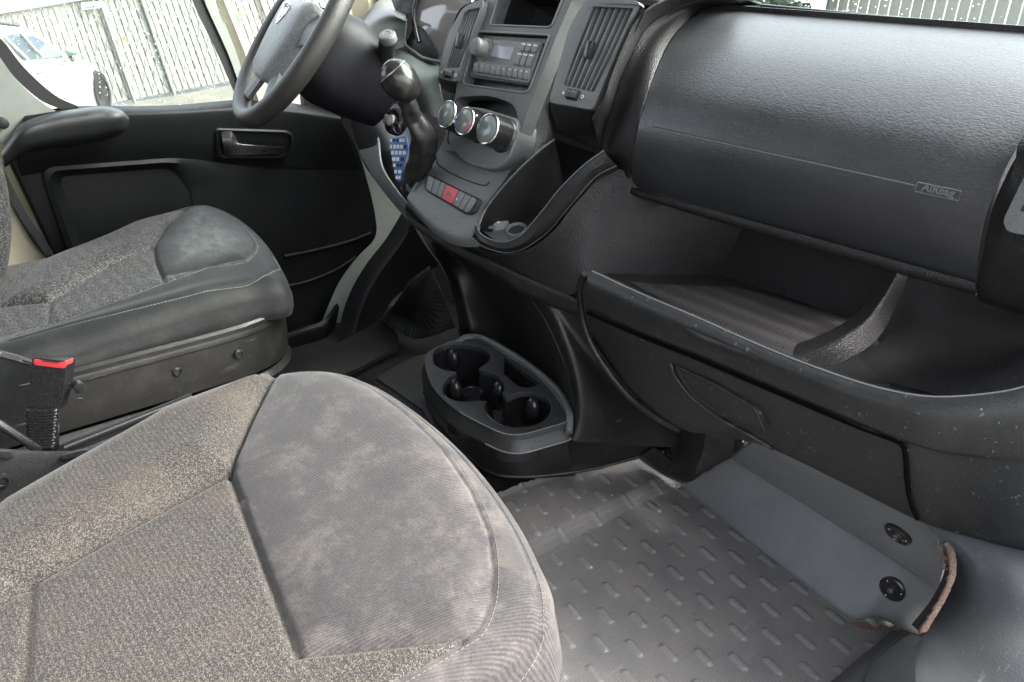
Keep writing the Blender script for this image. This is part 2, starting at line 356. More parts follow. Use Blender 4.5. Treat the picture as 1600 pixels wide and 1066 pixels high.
def cr(p0, p1, p2, p3, t):
    return 0.5 * ((2 * p1) + (p2 - p0) * t + (2 * p0 - 5 * p1 + 4 * p2 - p3) * t * t + (3 * p1 - p0 - 3 * p2 + p3) * t ** 3)
def spline(pts, n, closed=False):
    out = []; m = len(pts)
    rng = range(m if closed else m - 1)
    for i in rng:
        if closed: a, b, c, d = pts[i - 1], pts[i], pts[(i + 1) % m], pts[(i + 2) % m]
        else:
            b, c = pts[i], pts[i + 1]
            a = pts[i - 1] if i > 0 else 2 * b - c
            d = pts[i + 2] if i + 2 < m else 2 * c - b
        for k in range(n): out.append(cr(a, b, c, d, k / n))
    if not closed: out.append(pts[-1].copy())
    return out
def V2(l): return [Vector((a[0], a[1])) for a in l]
def rpoly(pts, r, seg=5):
    """round the corners of a pixel polygon; r one radius or one per corner"""
    pts = V2(pts); n = len(pts); out = []
    for i in range(n):
        ri = r[i] if hasattr(r, '__len__') else r
        p = pts[i]; a = pts[i - 1]; b = pts[(i + 1) % n]
        if ri <= 0: out.extend([p.copy() for _ in range(1)]); continue
        da = (a - p); db = (b - p); la, lb = da.length, db.length
        ri_ = min(ri, la * 0.48, lb * 0.48)
        s = p + da / la * ri_; e = p + db / lb * ri_
        for k in range(seg + 1):
            u = k / seg; out.append((1 - u) ** 2 * s + 2 * u * (1 - u) * p + u * u * e)
    return out
def px_spline(pts, n=4, closed=True): return spline(V2(pts), n, closed)

def grid(name, rows, mat, parent=None, nu=6, nv=6, thick=0.003, sharp=50, flip=False):
    """rows of Vectors (same count) -> smooth sheet with real thickness"""
    rr = [spline(r, nu) for r in rows]
    cols = [spline([r[i] for r in rr], nv) for i in range(len(rr[0]))]
    bm = bmesh.new(); g = [[bm.verts.new(p) for p in c] for c in cols]
    fs = []
    for i in range(len(g) - 1):
        for j in range(len(g[0]) - 1):
            try: fs.append(bm.faces.new((g[i][j], g[i + 1][j], g[i + 1][j + 1], g[i][j + 1])))
            except ValueError: pass
    if thick:
        bmesh.ops.recalc_face_normals(bm, faces=bm.faces)
        # face the room: towards the camera side
        c = sum((f.calc_center_median() for f in bm.faces), Vector()) / len(bm.faces)
        s = sum((f.normal.dot(CAM - f.calc_center_median()) * f.calc_area() for f in bm.faces))
        if s < 0: bmesh.ops.reverse_faces(bm, faces=bm.faces)
        bm.normal_update()
        nrm = {v: v.normal.copy() for v in bm.verts}
        rimE = [e for e in bm.edges if len(e.link_faces) == 1]
        fr_f = list(bm.faces); bk = {v: bm.verts.new(v.co - nrm[v] * thick) for v in list(bm.verts)}
        for f in fr_f: bm.faces.new([bk[v] for v in reversed(f.verts)])
        for e in rimE:
            a, b = e.verts
            try: bm.faces.new((a, b, bk[b], bk[a]))
            except ValueError: pass
    return link(name, bm, mat, parent, sharp)

def plate(name, outer, holes, n, depth, mat, parent=None, bev=0.0008, seg=2, sharp=40):
    """flat plate with holes: loops of world points on one plane, extruded back along -n"""
    n = Vector(n).normalized(); bm = bmesh.new(); es = []
    for lp in [outer] + list(holes):
        vs = []
        for p in lp:
            if not vs or (p - vs[-1].co).length > 1e-6: vs.append(bm.verts.new(p))
        if (vs[0].co - vs[-1].co).length < 1e-6: bm.verts.remove(vs.pop())
        for i in range(len(vs)): es.append(bm.edges.new((vs[i], vs[(i + 1) % len(vs)])))
    if holes:
        bmesh.ops.triangle_fill(bm, edges=es, use_beauty=True, use_dissolve=False, normal=n)
    else:
        bm.faces.new([v for v in bm.verts])
    for f in bm.faces:
        f.normal_update()
        if f.normal.dot(n) < 0: f.normal_flip()
    rim = [e for e in bm.edges if len(e.link_faces) == 1]
    ext = bmesh.ops.extrude_edge_only(bm, edges=rim)
    nv = [v for v in ext['geom'] if isinstance(v, bmesh.types.BMVert)]
    bmesh.ops.translate(bm, verts=nv, vec=-n * depth)
    if bev > 0:
        eds = [e for e in rim if e.is_valid and len(e.link_faces) == 2]
        bmesh.ops.bevel(bm, geom=eds, offset=bev, segments=seg, affect='EDGES', profile=0.6, clamp_overlap=True)
    # close the back
    be = [e for e in bm.edges if len(e.link_faces) == 1]
    if be:
        try: bmesh.ops.triangle_fill(bm, edges=be, use_beauty=True, normal=-n)
        except Exception: pass
    bmesh.ops.remove_doubles(bm, verts=bm.verts, dist=1e-6)
    return link(name, bm, mat, parent, sharp)

def add_tube(bm, pts, r, seg=10, cap=True):
    pts = [Vector(p) for p in pts]; rs = r if hasattr(r, '__len__') else [r] * len(pts)
    rings = []; up = None
    for i, p in enumerate(pts):
        t = (pts[min(i + 1, len(pts) - 1)] - pts[max(i - 1, 0)]).normalized()
        if up is None: up = t.orthogonal().normalized()
        up = (up - t * up.dot(t)).normalized(); s = t.cross(up)
        rings.append([bm.verts.new(p + (up * math.cos(a) + s * math.sin(a)) * rs[i]) for a in [2 * math.pi * k / seg for k in range(seg)]])
    for a, b in zip(rings, rings[1:]):
        for k in range(seg): bm.faces.new((a[k], a[(k + 1) % seg], b[(k + 1) % seg], b[k]))
    if cap:
        bm.faces.new(rings[0][::-1]); bm.faces.new(rings[-1])
def tube(name, pts, r, mat, parent=None, seg=10, cap=True, sharp=50):
    bm = bmesh.new(); add_tube(bm, pts, r, seg, cap); return link(name, bm, mat, parent, sharp)
def add_torus(bm, c, u, v, R, r, seg=48, sg=10, a0=0.0, a1=None):
    c = Vector(c); u = Vector(u).normalized(); v = Vector(v).normalized(); w_ = u.cross(v)
    rings = []
    for k in range(seg):
        a = 2 * math.pi * k / seg; d = u * math.cos(a) + v * math.sin(a)
        rings.append([bm.verts.new(c + d * (R + r * math.cos(b)) + w_ * r * math.sin(b)) for b in [2 * math.pi * j / sg for j in range(sg)]])
    for k in range(seg):
        a, b = rings[k], rings[(k + 1) % seg]
        for j in range(sg): bm.faces.new((a[j], a[(j + 1) % sg], b[(j + 1) % sg], b[j]))
def add_lathe(bm, c, axis, prof, seg=28, u=None, squash=1.0):
    """prof: list of (radius, height along axis)"""
    c = Vector(c); ax = Vector(axis).normalized(); u = ax.orthogonal().normalized() if u is None else Vector(u).normalized(); v = ax.cross(u)
    rings = []
    for r, h in prof:
        rings.append([bm.verts.new(c + ax * h + (u * math.cos(a) + v * math.sin(a) * squash) * max(r, 1e-5)) for a in [2 * math.pi * k / seg for k in range(seg)]])
    for a, b in zip(rings, rings[1:]):
        for k in range(seg): bm.faces.new((a[k], a[(k + 1) % seg], b[(k + 1) % seg], b[k]))
    bm.faces.new(rings[0][::-1]); bm.faces.new(rings[-1])
def lathe(name, c, axis, prof, mat, parent=None, seg=28, sharp=35, u=None, squash=1.0):
    bm = bmesh.new(); add_lathe(bm, c, axis, prof, seg, u, squash); return link(name, bm, mat, parent, sharp)
def add_box(bm, c, ux, uy, uz, sx, sy, sz, bev=0.0):
    c = Vector(c); b2 = bmesh.new(); bmesh.ops.create_cube(b2, size=1)
    ux, uy, uz = Vector(ux).normalized(), Vector(uy).normalized(), Vector(uz).normalized()
    for v in b2.verts: v.co = Vector((v.co.x * sx, v.co.y * sy, v.co.z * sz))
    if bev: bmesh.ops.bevel(b2, geom=list(b2.edges), offset=bev, segments=2, affect='EDGES', profile=0.6)
    mp = {}
    for v in b2.verts: mp[v] = bm.verts.new(c + ux * v.co.x + uy * v.co.y + uz * v.co.z)
    for f in b2.faces: bm.faces.new([mp[v] for v in f.verts])
    b2.free()
from mathutils.bvhtree import BVHTree
_bvh = {}
def under(o, px, py, off=0.0):
    """where the line of sight meets an object already built: point and normal, lifted by off"""
    if o.name not in _bvh:
        sh = Vector((0, 0, 0)); q = o
        while q is not None: sh += q.location; q = q.parent
        _bvh[o.name] = (BVHTree.FromPolygons([v.co + sh for v in o.data.vertices], [tuple(p.vertices) for p in o.data.polygons]))
    h = _bvh[o.name].ray_cast(CAM, ray(px, py).normalized())
    if h[0] is None: return None, None
    n = h[1] if h[1].dot(CAM - h[0]) > 0 else -h[1]
    return h[0] + n * off, n
X3, Y3, Z3 = Vector((1, 0, 0)), Vector((0, 1, 0)), Vector((0, 0, 1))
def box(name, c, sx, sy, sz, mat, parent=None, bev=0.002, ux=X3, uy=Y3, uz=Z3):
    bm = bmesh.new(); add_box(bm, c, ux, uy, uz, sx, sy, sz, bev); return link(name, bm, mat, parent, 35)
def ball(name, c, rx, ry, rz, mat, parent=None, bm_in=None, seg=20):
    bm = bm_in or bmesh.new(); c = Vector(c); h = max(seg // 2, 4)
    top = bm.verts.new(c + Vector((0, 0, rz))); bt = bm.verts.new(c - Vector((0, 0, rz)))
    rg = [[bm.verts.new(c + Vector((math.cos(2 * math.pi * k / seg) * math.sin(math.pi * j / h) * rx, math.sin(2 * math.pi * k / seg) * math.sin(math.pi * j / h) * ry, math.cos(math.pi * j / h) * rz))) for k in range(seg)] for j in range(1, h)]
    for k in range(seg):
        k2 = (k + 1) % seg; bm.faces.new((top, rg[0][k], rg[0][k2])); bm.faces.new((bt, rg[-1][k2], rg[-1][k]))
        for a, b in zip(rg, rg[1:]): bm.faces.new((a[k], b[k], b[k2], a[k2]))
    return None if bm_in else link(name, bm, mat, parent, None)
def strip_loft(name, loops, mat, parent=None, closed=True, sharp=40, cap=False):
    bm = bmesh.new(); rs = [[bm.verts.new(p) for p in l] for l in loops]
    n = len(rs[0])
    for a, b in zip(rs, rs[1:]):
        for k in range(n if closed else n - 1): 
            try: bm.faces.new((a[k], a[(k + 1) % n], b[(k + 1) % n], b[k]))
            except ValueError: pass
    if cap: bm.faces.new(rs[-1])
    return link(name, bm, mat, parent, sharp)
def text_mesh(name, s, size, origin_, ux, uy, mat, parent=None, ext=0.0004, bold=0.0, shear=0.0, align='LEFT'):
    cu = bpy.data.curves.new('t', 'FONT'); cu.body = s; cu.size = size; cu.extrude = ext; cu.offset = bold; cu.shear = shear; cu.align_x = align
    cu.resolution_u = 3
    ob = bpy.data.objects.new('t', cu); COL.objects.link(ob)
    me = bpy.data.meshes.new_from_object(ob.evaluated_get(bpy.context.evaluated_depsgraph_get()))
    bpy.data.objects.remove(ob)
    ux = Vector(ux).normalized(); uy = Vector(uy); uy = (uy - ux * uy.dot(ux)).normalized(); uz = ux.cross(uy)
    m4 = Matrix((ux, uy, uz)).transposed().to_4x4(); m4.translation = Vector(origin_)
    me.transform(m4); bm = bmesh.new(); bm.from_mesh(me); bpy.data.meshes.remove(me)
    return link(name, bm, mat, parent, None, smooth=False)
# ------------------------------------------------------------------ the setting: cab shell
def struct(o): o['kind'] = 'structure'; return o
def sheet(name, pts, mat, th=0.02, n=None):
    pts = [Vector(p) for p in pts]
    nn = (pts[1] - pts[0]).cross(pts[2] - pts[0]).normalized()
    if n is not None and nn.dot(Vector(n)) < 0: nn = -nn
    return plate(name, pts, [], nn, th, mat, None, bev=0)
def world_obj(o): return origin(o) if o.parent is None else o

# cab floor, a step of its own above the road
struct(world_obj(sheet('floor', [(-0.95, -0.8, -0.012), (0.80, -0.8, -0.012), (0.80, 1.75, -0.012), (-0.95, 1.75, -0.012)], M['darkfloor'], 0.03, (0, 0, 1))))
struct(world_obj(sheet('ceiling', [(-0.95, -0.8, 1.52), (0.95, -0.8, 1.52), (0.95, 1.05, 1.52), (-0.95, 1.05, 1.52)], M['headliner'], 0.03, (0, 0, -1))))
struct(world_obj(sheet('wall', [(-0.95, -0.8, -0.05), (0.95, -0.8, -0.05), (0.95, -0.8, 1.5), (-0.95, -0.8, 1.5)], M['headliner'], 0.03, (0, 1, 0))))
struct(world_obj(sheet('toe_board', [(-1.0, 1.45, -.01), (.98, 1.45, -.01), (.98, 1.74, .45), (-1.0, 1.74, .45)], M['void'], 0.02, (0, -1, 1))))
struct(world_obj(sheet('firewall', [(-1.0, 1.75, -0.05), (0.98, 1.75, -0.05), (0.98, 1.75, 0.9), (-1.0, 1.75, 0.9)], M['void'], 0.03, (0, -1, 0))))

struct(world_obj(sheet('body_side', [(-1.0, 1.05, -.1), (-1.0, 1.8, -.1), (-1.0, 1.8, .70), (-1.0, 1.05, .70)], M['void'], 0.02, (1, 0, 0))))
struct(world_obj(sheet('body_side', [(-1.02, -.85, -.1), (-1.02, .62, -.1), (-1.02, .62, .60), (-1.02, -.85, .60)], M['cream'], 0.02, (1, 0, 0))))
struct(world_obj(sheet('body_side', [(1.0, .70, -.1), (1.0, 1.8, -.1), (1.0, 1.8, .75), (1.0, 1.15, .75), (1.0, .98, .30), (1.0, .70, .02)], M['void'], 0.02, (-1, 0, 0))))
# windscreen and its frame
ws = empty('windscreen', (0, 1.6, 0.9), 'raked front windscreen with fine rain on it above the dash', 'windscreen')
A = [Vector((-0.93, 1.66, 0.90)), Vector((0.93, 1.66, 0.90)), Vector((0.86, 1.05, 1.50)), Vector((-0.86, 1.05, 1.50))]
nW = (A[1] - A[0]).cross(A[2] - A[0]).normalized()
if nW.y > 0: nW = -nW
plate('pane', A, [], nW, 0.005, M['glass'], ws, bev=0)
for s in (-1, 1):
    tube('frame', [(s * 0.95, 1.68, 0.86), (s * 0.93, 1.45, 1.12), (s * 0.88, 1.03, 1.53)], 0.035, M['cream'], ws)
bm = bmesh.new()
for k in range(420):
    u, v = random.random(), random.random() * 0.5
    p = A[0].lerp(A[1], 0.5 + 0.5 * u).lerp(A[3].lerp(A[2], 0.5 + 0.5 * u), v) - nW * 0.006
    r = random.uniform(0.0009, 0.0028)
    ball('', p, r, r, r * 0.6, None, bm_in=bm, seg=8)
tag(origin(link('rain_drops', bm, M['drop'], None, None)), 'scattered rain drops on the outside of the windscreen', 'rain drops', kind='stuff')

# ------------------------------------------------------------------ driver's door
XD = -0.92
door = empty('driver_door', (XD, 0.7, 0.1), 'black driver door trim with padded armrest, pull pocket and rainy window', 'door')
D = lambda px, py, x=XD: W(px, py, x=x)
def dpoly(pts, x=XD): return [W(p[0], p[1], x=x) for p in pts]
# main trim panel
tp = rpoly([(5, 232), (60, 192), (200, 186), (400, 186), (530, 182), (560, 230), (585, 320), (592, 372), (560, 400), (530, 440), (505, 500), (500, 560), (300, 640), (120, 470)], [25, 20, 10, 10, 20, 30, 30, 28, 30, 20, 8, 8, 0, 5])
plate('trim_panel', dpoly(tp), [], (1, 0, 0), 0.03, M['door'], door, bev=0.006, seg=3)
# raised upper band with the window ledge
rows = []
for (dx, pts) in ((-0.03, [(40, 176), (120, 166), (200, 166), (280, 164), (375, 156), (450, 160), (530, 178)]),
                  (0.012, [(36, 190), (120, 177), (200, 174), (280, 172), (375, 166), (450, 170), (532, 183)]),
                  (0.022, [(30, 205), (120, 192), (200, 186), (280, 183), (375, 178), (450, 181), (535, 192)]),
                  (0.018, [(30, 245), (120, 232), (200, 225), (280, 222), (375, 222), (450, 226), (548, 226)]),
                  (0.004, [(34, 275), (120, 262), (200, 256), (280, 255), (375, 258), (450, 262), (562, 262)])):
    rows.append([W(p[0], p[1], x=XD + dx) for p in pts])
grid('window_ledge', rows, M['door'], door, 5, 5, 0.004)
# lower moulded recess: raised frame round a sunken panel
oo = rpoly([(62, 262), (280, 246), (400, 262), (400, 700), (210, 700)], [26, 30, 10, 0, 0], 6)
ii = rpoly([(92, 276), (270, 262), (300, 300), (330, 700), (235, 700)], [16, 20, 10, 0, 0], 6)
strip_loft('panel_moulding', [dpoly(oo, XD + 0.002), dpoly(oo, XD + 0.012), dpoly([(a.x * .6 + b.x * .4, a.y * .6 + b.y * .4) for a, b in zip(oo, ii)], XD + 0.016), dpoly(ii, XD + 0.003)], M['door'], door)
# armrest pad
rows = []
prof = [(0.012, 0), (0.065, 4), (0.085, 14), (0.085, 32), (0.07, 50), (0.01, 58)]
top = [(2, 236), (30, 196), (75, 178), (120, 170), (160, 166), (188, 172), (201, 184)]
bot = [(8, 262), (40, 240), (85, 232), (120, 228), (160, 220), (188, 210), (202, 196)]
for dx, f_ in prof:
    k = f_ / 58
    rows.append([W(a[0] * (1 - k) + b[0] * k, a[1] * (1 - k) + b[1] * k, x=XD + 0.02 + dx * (0.55 if i in (0, 6) else 1.0)) for i, (a, b) in enumerate(zip(top, bot))])
grid('armrest', rows, M['armrest'], door, 6, 5, 0.004, sharp=60)
# pull pocket: rim, dark bowl and grip bar
po = rpoly([(334, 200), (463, 204), (455, 250), (340, 250)], [9, 20, 24, 9], 6); pi = rpoly([(337, 203), (458, 207), (450, 247), (344, 247)], [8, 18, 22, 8], 6)
strip_loft('pull_pocket', [dpoly(po, XD + 0.022), dpoly(pi, XD + 0.026), dpoly([(395 + (p.x - 395) * .92, 226 + (p.y - 226) * .9) for p in pi], XD + 0.010)], M['door'], door, cap=True)
rows = [[W(346, 206, x=XD + .022), W(362, 206, x=XD + .03), W(372, 222, x=XD + .03), W(376, 227, x=XD + .03)], [W(348, 222, x=XD + .03), W(362, 222, x=XD + .036), W(372, 227, x=XD + .036), W(440, 230, x=XD + .032)], [W(352, 242, x=XD + .02), W(366, 243, x=XD + .03), W(390, 242, x=XD + .03), W(436, 240, x=XD + .02)]]
grid('pull_grip', rows, M['smooth'], door, 5, 5, 0.003)
# map pocket lips
for pts, r in (([(444, 401), (480, 394), (540, 379), (579, 364)], 0.006), ([(446, 448), (480, 440), (520, 424), (556, 402)], 0.005)):
    tube('pocket_lip', [W(p[0], p[1], x=XD + 0.012) for p in px_spline(pts, 4, False)], r, M['door'], door)
rows = [[W(440, 522, x=XD + .05), W(480, 510, x=XD + .06), W(505, 500, x=XD + .05), W(526, 474, x=XD + .02)],
        [W(442, 532, x=XD + .06), W(482, 522, x=XD + .07), W(510, 512, x=XD + .06), W(530, 482, x=XD + .025)],
        [W(440, 600, x=XD + .05), W(480, 580, x=XD + .05), W(508, 556, x=XD + .05), W(524, 510, x=XD + .02)]]
grid('door_bin', rows, M['door'], door, 5, 4, 0.005)
# window: glass, black seal, painted frame
XG = -0.965
win = rpoly([(-60, 40), (-40, -120), (306, -120), (312, 0), (372, 158), (130, 175), (60, 140)], [30, 20, 20, 0, 4, 14, 60], 5)
out_ = rpoly([(-160, -120), (-60, -160), (345, -160), (350, 0), (420, 190), (60, 300), (-60, 260)], 2, 5)
plate('glass', dpoly([(-90, -150), (345, -150), (400, 190), (60, 200), (-90, 60)], XG), [], (1, 0, 0), 0.004, M['glass'], door, bev=0)
sl_path = [(-70, -20), (-20, 45), (10, 92), (40, 132), (80, 160), (125, 172)]
def band(name, path_a, path_b, x, mat, parent, th=0.02, k=6):
    a = px_spline(path_a, k, False); b = px_spline(path_b, k, False)
    n_ = min(len(a), len(b))
    return strip_loft(name, [dpoly(a[:n_], x - th), dpoly(a[:n_], x), dpoly(b[:n_], x), dpoly(b[:n_], x - th)], mat, parent, closed=False)
band('window_seal', [(-70, -30), (-20, 38), (8, 68), (40, 108), (85, 148), (122, 166)], [(-90, 0), (-40, 55), (-8, 80), (22, 120), (62, 156), (103, 174)], XD - 0.02, M['seal'], door)
band('window_seal', [(296, -40), (300, 0), (340, 85), (368, 150)], [(314, -40), (320, 0), (362, 90), (384, 158)], XD - 0.02, M['seal'], door)
band('door_frame', [(-90, 0), (-40, 55), (-8, 80), (22, 120), (62, 158), (100, 180)], [(-160, 80), (-100, 130), (-70, 170), (-40, 215), (-8, 225), (20, 226)], XD - 0.012, M['creamgrey'], door)
band('door_frame', [(312, -40), (319, 0), (358, 88), (382, 158)], [(325, -40), (333, 0), (368, 78), (392, 162)], XD - 0.014, M['creamgrey'], door)
# door edge line and rear painted jamb
band('door_edge', [(-6, 235), (8, 268), (40, 330), (84, 395)], [(-20, 235), (-4, 272), (26, 332), (72, 400)], XD + 0.0, M['armrest'], door)
tag(origin(band('rear_pillar', [(-6, 262), (14, 308), (46, 365), (76, 400)], [(-70, 262), (-60, 308), (-30, 380), (-20, 450)], XD - 0.03, M['cream'], None)), 'cream painted door pillar behind the driver seat', 'pillar')
band_o = band('', [(2, 262), (20, 305), (52, 362), (84, 402)], [(-8, 262), (12, 308), (44, 368), (74, 406)], XD - 0.01, M['seal'], door); band_o.name = 'edge_seal'
lathe('lock_button', W(3, 192, x=XD - .005), (1, 0, 0), [(0.012, 0), (0.012, 0.01), (0.009, 0.012)], M['seal'], door)
# rain drops on the side glass
bm = bmesh.new()
for k in range(1300):
    p = W(random.uniform(-5, 380), random.uniform(-5, 175), x=XG - 0.0045 - 0.0)
    r = random.choice([0.0005, 0.0007, 0.0009, 0.0013, 0.0018])
    ball('', p, r * 0.6, r, r, None, bm_in=bm, seg=6)
tag(origin(link('rain_drops', bm, M['drop'], None, None)), 'fine rain drops speckling the driver side window', 'rain drops', kind='stuff')

# cream front pillar: between door and dash, and the windscreen pillar
pil = tag(origin(strip_loft('front_pillar', [dpoly([(566, 235), (612, 262), (640, 310), (640, 380), (560, 470), (512, 600)], -0.93), dpoly([(500, 180), (540, 250), (560, 330), (560, 400), (480, 480), (430, 640)], -0.955)], M['creamgrey'], None, closed=False)), 'pale grey painted door opening below the dash, beside the driver footwell', 'pillar')
wp = strip_loft('windscreen_pillar', [[W(538, -60, x=-.93), W(545, 0, x=-.93), W(560, 60, x=-.93), W(560, 110, x=-.93)], [W(560, -60, x=-.91), W(575, 0, x=-.9), W(580, 40, x=-.9), W(590, 90, x=-.9)], [W(640, -60, x=-.93), W(640, 0, x=-.93), W(640, 40, x=-.93), W(640, 90, x=-.93)]], M['cream'], None, closed=False)
tag(origin(wp), 'cream windscreen pillar trim above the left end of the dash', 'pillar trim')
dp = strip_loft('door_frame_pillar', [[W(333, -60, x=-.95), W(337, 0, x=-.95), W(372, 90, x=-.95), W(396, 170, x=-.95)], [W(345, -60, x=-.935), W(350, 0, x=-.935), W(382, 80, x=-.935), W(408, 170, x=-.935)], [W(352, -60, x=-.95), W(357, 0, x=-.95), W(392, 98, x=-.95), W(414, 170, x=-.95)]], M['cream'], None, closed=False)
tag(origin(dp), 'cream upright beside the quarter window, left of the steering wheel', 'pillar trim')

# ------------------------------------------------------------------ dash
dash = empty('dashboard', (0.1, 1.1, 0.5), 'black grained dashboard with centre stack, open shelf and glove box', 'dashboard')
# airbag panel
prof = [((1105, 13), 1.235), ((1075, 33), 1.16), ((1044, 72), 1.075), ((1018, 131), 1.005), ((1002, 180), 0.975), ((994, 215), 0.968), ((986, 255), 0.978), ((990, 291), 1.0)]
rows = []
for (p, Y_) in prof:
    a = W(p[0], p[1], y=Y_); xr = 0.787 + 0.10 * max(0, Y_ - 1.0)
    rows.append([Vector((a.x + (xr - a.x) * k / 6, a.y, a.z)) for k in range(7)])
airp = grid('airbag_panel', rows, M['soft'], dash, 5, 10, 0.012, sharp=60)
arows = rows
def on_air(px, py, off=0.0):
    """point of the airbag panel under a pixel"""
    best = None
    prf = spline([r[0] for r in arows], 12)
    for a, b in zip(prf, prf[1:]):
        n_ = Vector((0, -(b.z - a.z), (b.y - a.y))); 
        if n_.dot(Vector((0, -1, 0))) < 0: n_ = -n_
        n_.normalize()
        q = Plane(a, n_).at(px, py, off)
        lo, hi = min(a.z, b.z), max(a.z, b.z)
        if lo - 1e-4 <= q.z <= hi + 1e-4: best = q
    return best
tube('emboss_line', [under(airp, 1020 + 410 * k / 24, 200 + 90 * k / 24, 0.0003)[0] for k in range(25)], 0.0012, M['emboss'], airp, 6)  # pale tube paints the highlight over the groove
tube('emboss_groove', [under(airp, 1020 + 410 * k / 24, 198.3 + 90 * k / 24, 0.0)[0] for k in range(25)], 0.0011, M['void'], airp, 6)
fr = [under(airp, *p, 0.0004)[0] for p in px_spline([(1434, 285), (1502, 299), (1498, 314), (1430, 299)], 1)]
tube('label_frame', fr + [fr[0]], 0.0010, M['emboss'], airp, 6)
a0, a1, a2 = under(airp, 1440, 297.5, 0.0012)[0], under(airp, 1496, 309.5, 0.0012)[0], under(airp, 1440, 288, 0.0012)[0]
text_mesh('lettering', 'AIRbag', 0.0128, a0, a1 - a0, a2 - a0, M['emboss'], airp, 0.0005, 0.0004)
# ledge strip under the panel
B = lambda px, py, Y_: W(px, py, y=Y_)
rows = [[B(990, 292, 1.004), B(1255, 366, 1.004), B(1523, 441, 1.004)], [B(986, 294, .992), B(1254, 367, .992), B(1524, 442, .992)], [B(984, 304, .994), B(1252, 383, .994), B(1524, 459, .994)], [B(990, 306, 1.03), B(1256, 386, 1.03), B(1526, 462, 1.03)]]
grid('panel_ledge', rows, M['dash'], dash, 8, 3, 0.004)
# shoulder between the arch of the vents and the panel
arch = [((1150, -6), 1.22), ((1080, 5), 1.15), ((1038, 24), 1.10), ((1009, 47), 1.06), ((991, 79), 1.03), ((970, 126), 1.005), ((957, 168), .99), ((944, 208), .985), ((940, 240), .985)]
seam = [((1190, 8), 1.25), ((1100, 14), 1.235), ((1073, 34), 1.16), ((1044, 70), 1.08), ((1025, 110), 1.02), ((1006, 165), .978), ((992, 215), .968), ((984, 258), .978), ((984, 300), 1.0)]
def row2(a, b, k, dy=0): return [W(p[0][0] * (1 - k) + q[0][0] * k, p[0][1] * (1 - k) + q[0][1] * k, y=p[1] * (1 - k) + q[1] * k + dy) for p, q in zip(a, b)]
grid('shoulder', [row2(arch, seam, 0), row2(arch, seam, .3, .004), row2(arch, seam, .65, -.002), row2(arch, seam, .97, .001), row2(arch, seam, 1.0, 0.01)], M['dash'], dash, 5, 4, 0.004)
# arch band round the centre vent
arch_in = [((1130, -20), 1.14), ((1060, -6), 1.06), ((1015, 14), 1.02), ((992, 36), 1.0), ((975, 68), .985), ((955, 118), .965), ((945, 150), .955), ((932, 172), .955), ((925, 185), .96)]
grid('arch_band', [row2(arch_in, arch, 0), row2(arch_in, arch, .12, -.004), row2(arch_in, arch, .6, -.006), row2(arch_in, arch, 1.0, 0.004)], M['dash'], dash, 5, 4, 0.004)
# top of the dash under the windscreen
rows = [[Vector((x, y_, z_)) for x in (-0.93, -0.6, -0.3, 0.0, 0.3, 0.6, 0.95)] for y_, z_ in ((1.66, .888), (1.5, .915), (1.32, .934), (1.232, .938))]
for r in rows:
    for i in (0, 1): r[i].z -= 0.02
grid('dash_top', rows, M['dash'], dash, 4, 4, 0.01)
tube('screen_seal', [W(1190, 10, y=1.27) , W(1400, 30, y=1.27), W(1620, 50, y=1.27)], 0.004, M['smooth'], dash)

# planes of the centre stack
nS = Vector((0.0, -0.944, 0.33)); S = Plane((0, 0.965, 0.78), nS)
def sp(pts, off=0.0, pl=None): return [(pl or S).at(p[0], p[1], off) for p in pts]
# stack bezel with openings for the cubby and the radio
ob = rpoly([(762, -30), (912, -30), (893, 2), (872, 50), (857, 90), (828, 163), (812, 210), (800, 250), (690, 235), (697, 200), (712, 150), (716, 112), (736, 55)], [2, 10, 8, 20, 20, 20, 10, 4, 4, 10, 20, 20, 20], 4)
h1 = rpoly([(784, -20), (888, -24), (861, 43), (765, 39)], [4, 4, 7, 3], 4)
h2 = rpoly([(746, 49), (859, 55), (825, 146), (722, 132)], [9, 5, 10, 10], 5)
h3 = rpoly([(712, 152), (765, 148), (805, 164), (812, 200), (800, 245), (696, 225)], [10, 20, 14, 8, 10, 10], 5)
bez = plate('stack_bezel', sp(ob), [sp(h1), sp(h2), sp(h3)], nS, 0.03, M['dashgrey'], dash, bev=0.0015, seg=3)
def bowl(name, loop, d, mat, par, k=0.94):
    L0 = sp(loop, -0.004); c = sum(L0, Vector()) / len(L0)
    L1 = [c + (p - c) * k - nS * d for p in L0]
    return strip_loft(name, [L0, L1], mat, par, cap=True)
bowl('cubby', h1, 0.09, M['smooth'], dash, 0.92); bowl('radio_recess', h2, 0.022, M['smooth'], dash, 0.995); bowl('control_recess', h3, 0.05, M['smooth'], dash, 0.98)
# raised rims of the openings, pale to paint in their edge highlights
def rim(name, loop, off, r, mat, par):
    L0 = sp(loop, off); return tube(name, L0 + [L0[0]], r, mat, par, 8)
rim('opening_rim', h1, 0.0005, 0.0018, M['worn'], bez); rim('opening_rim', h2, 0.0005, 0.002, M['worn'], bez)

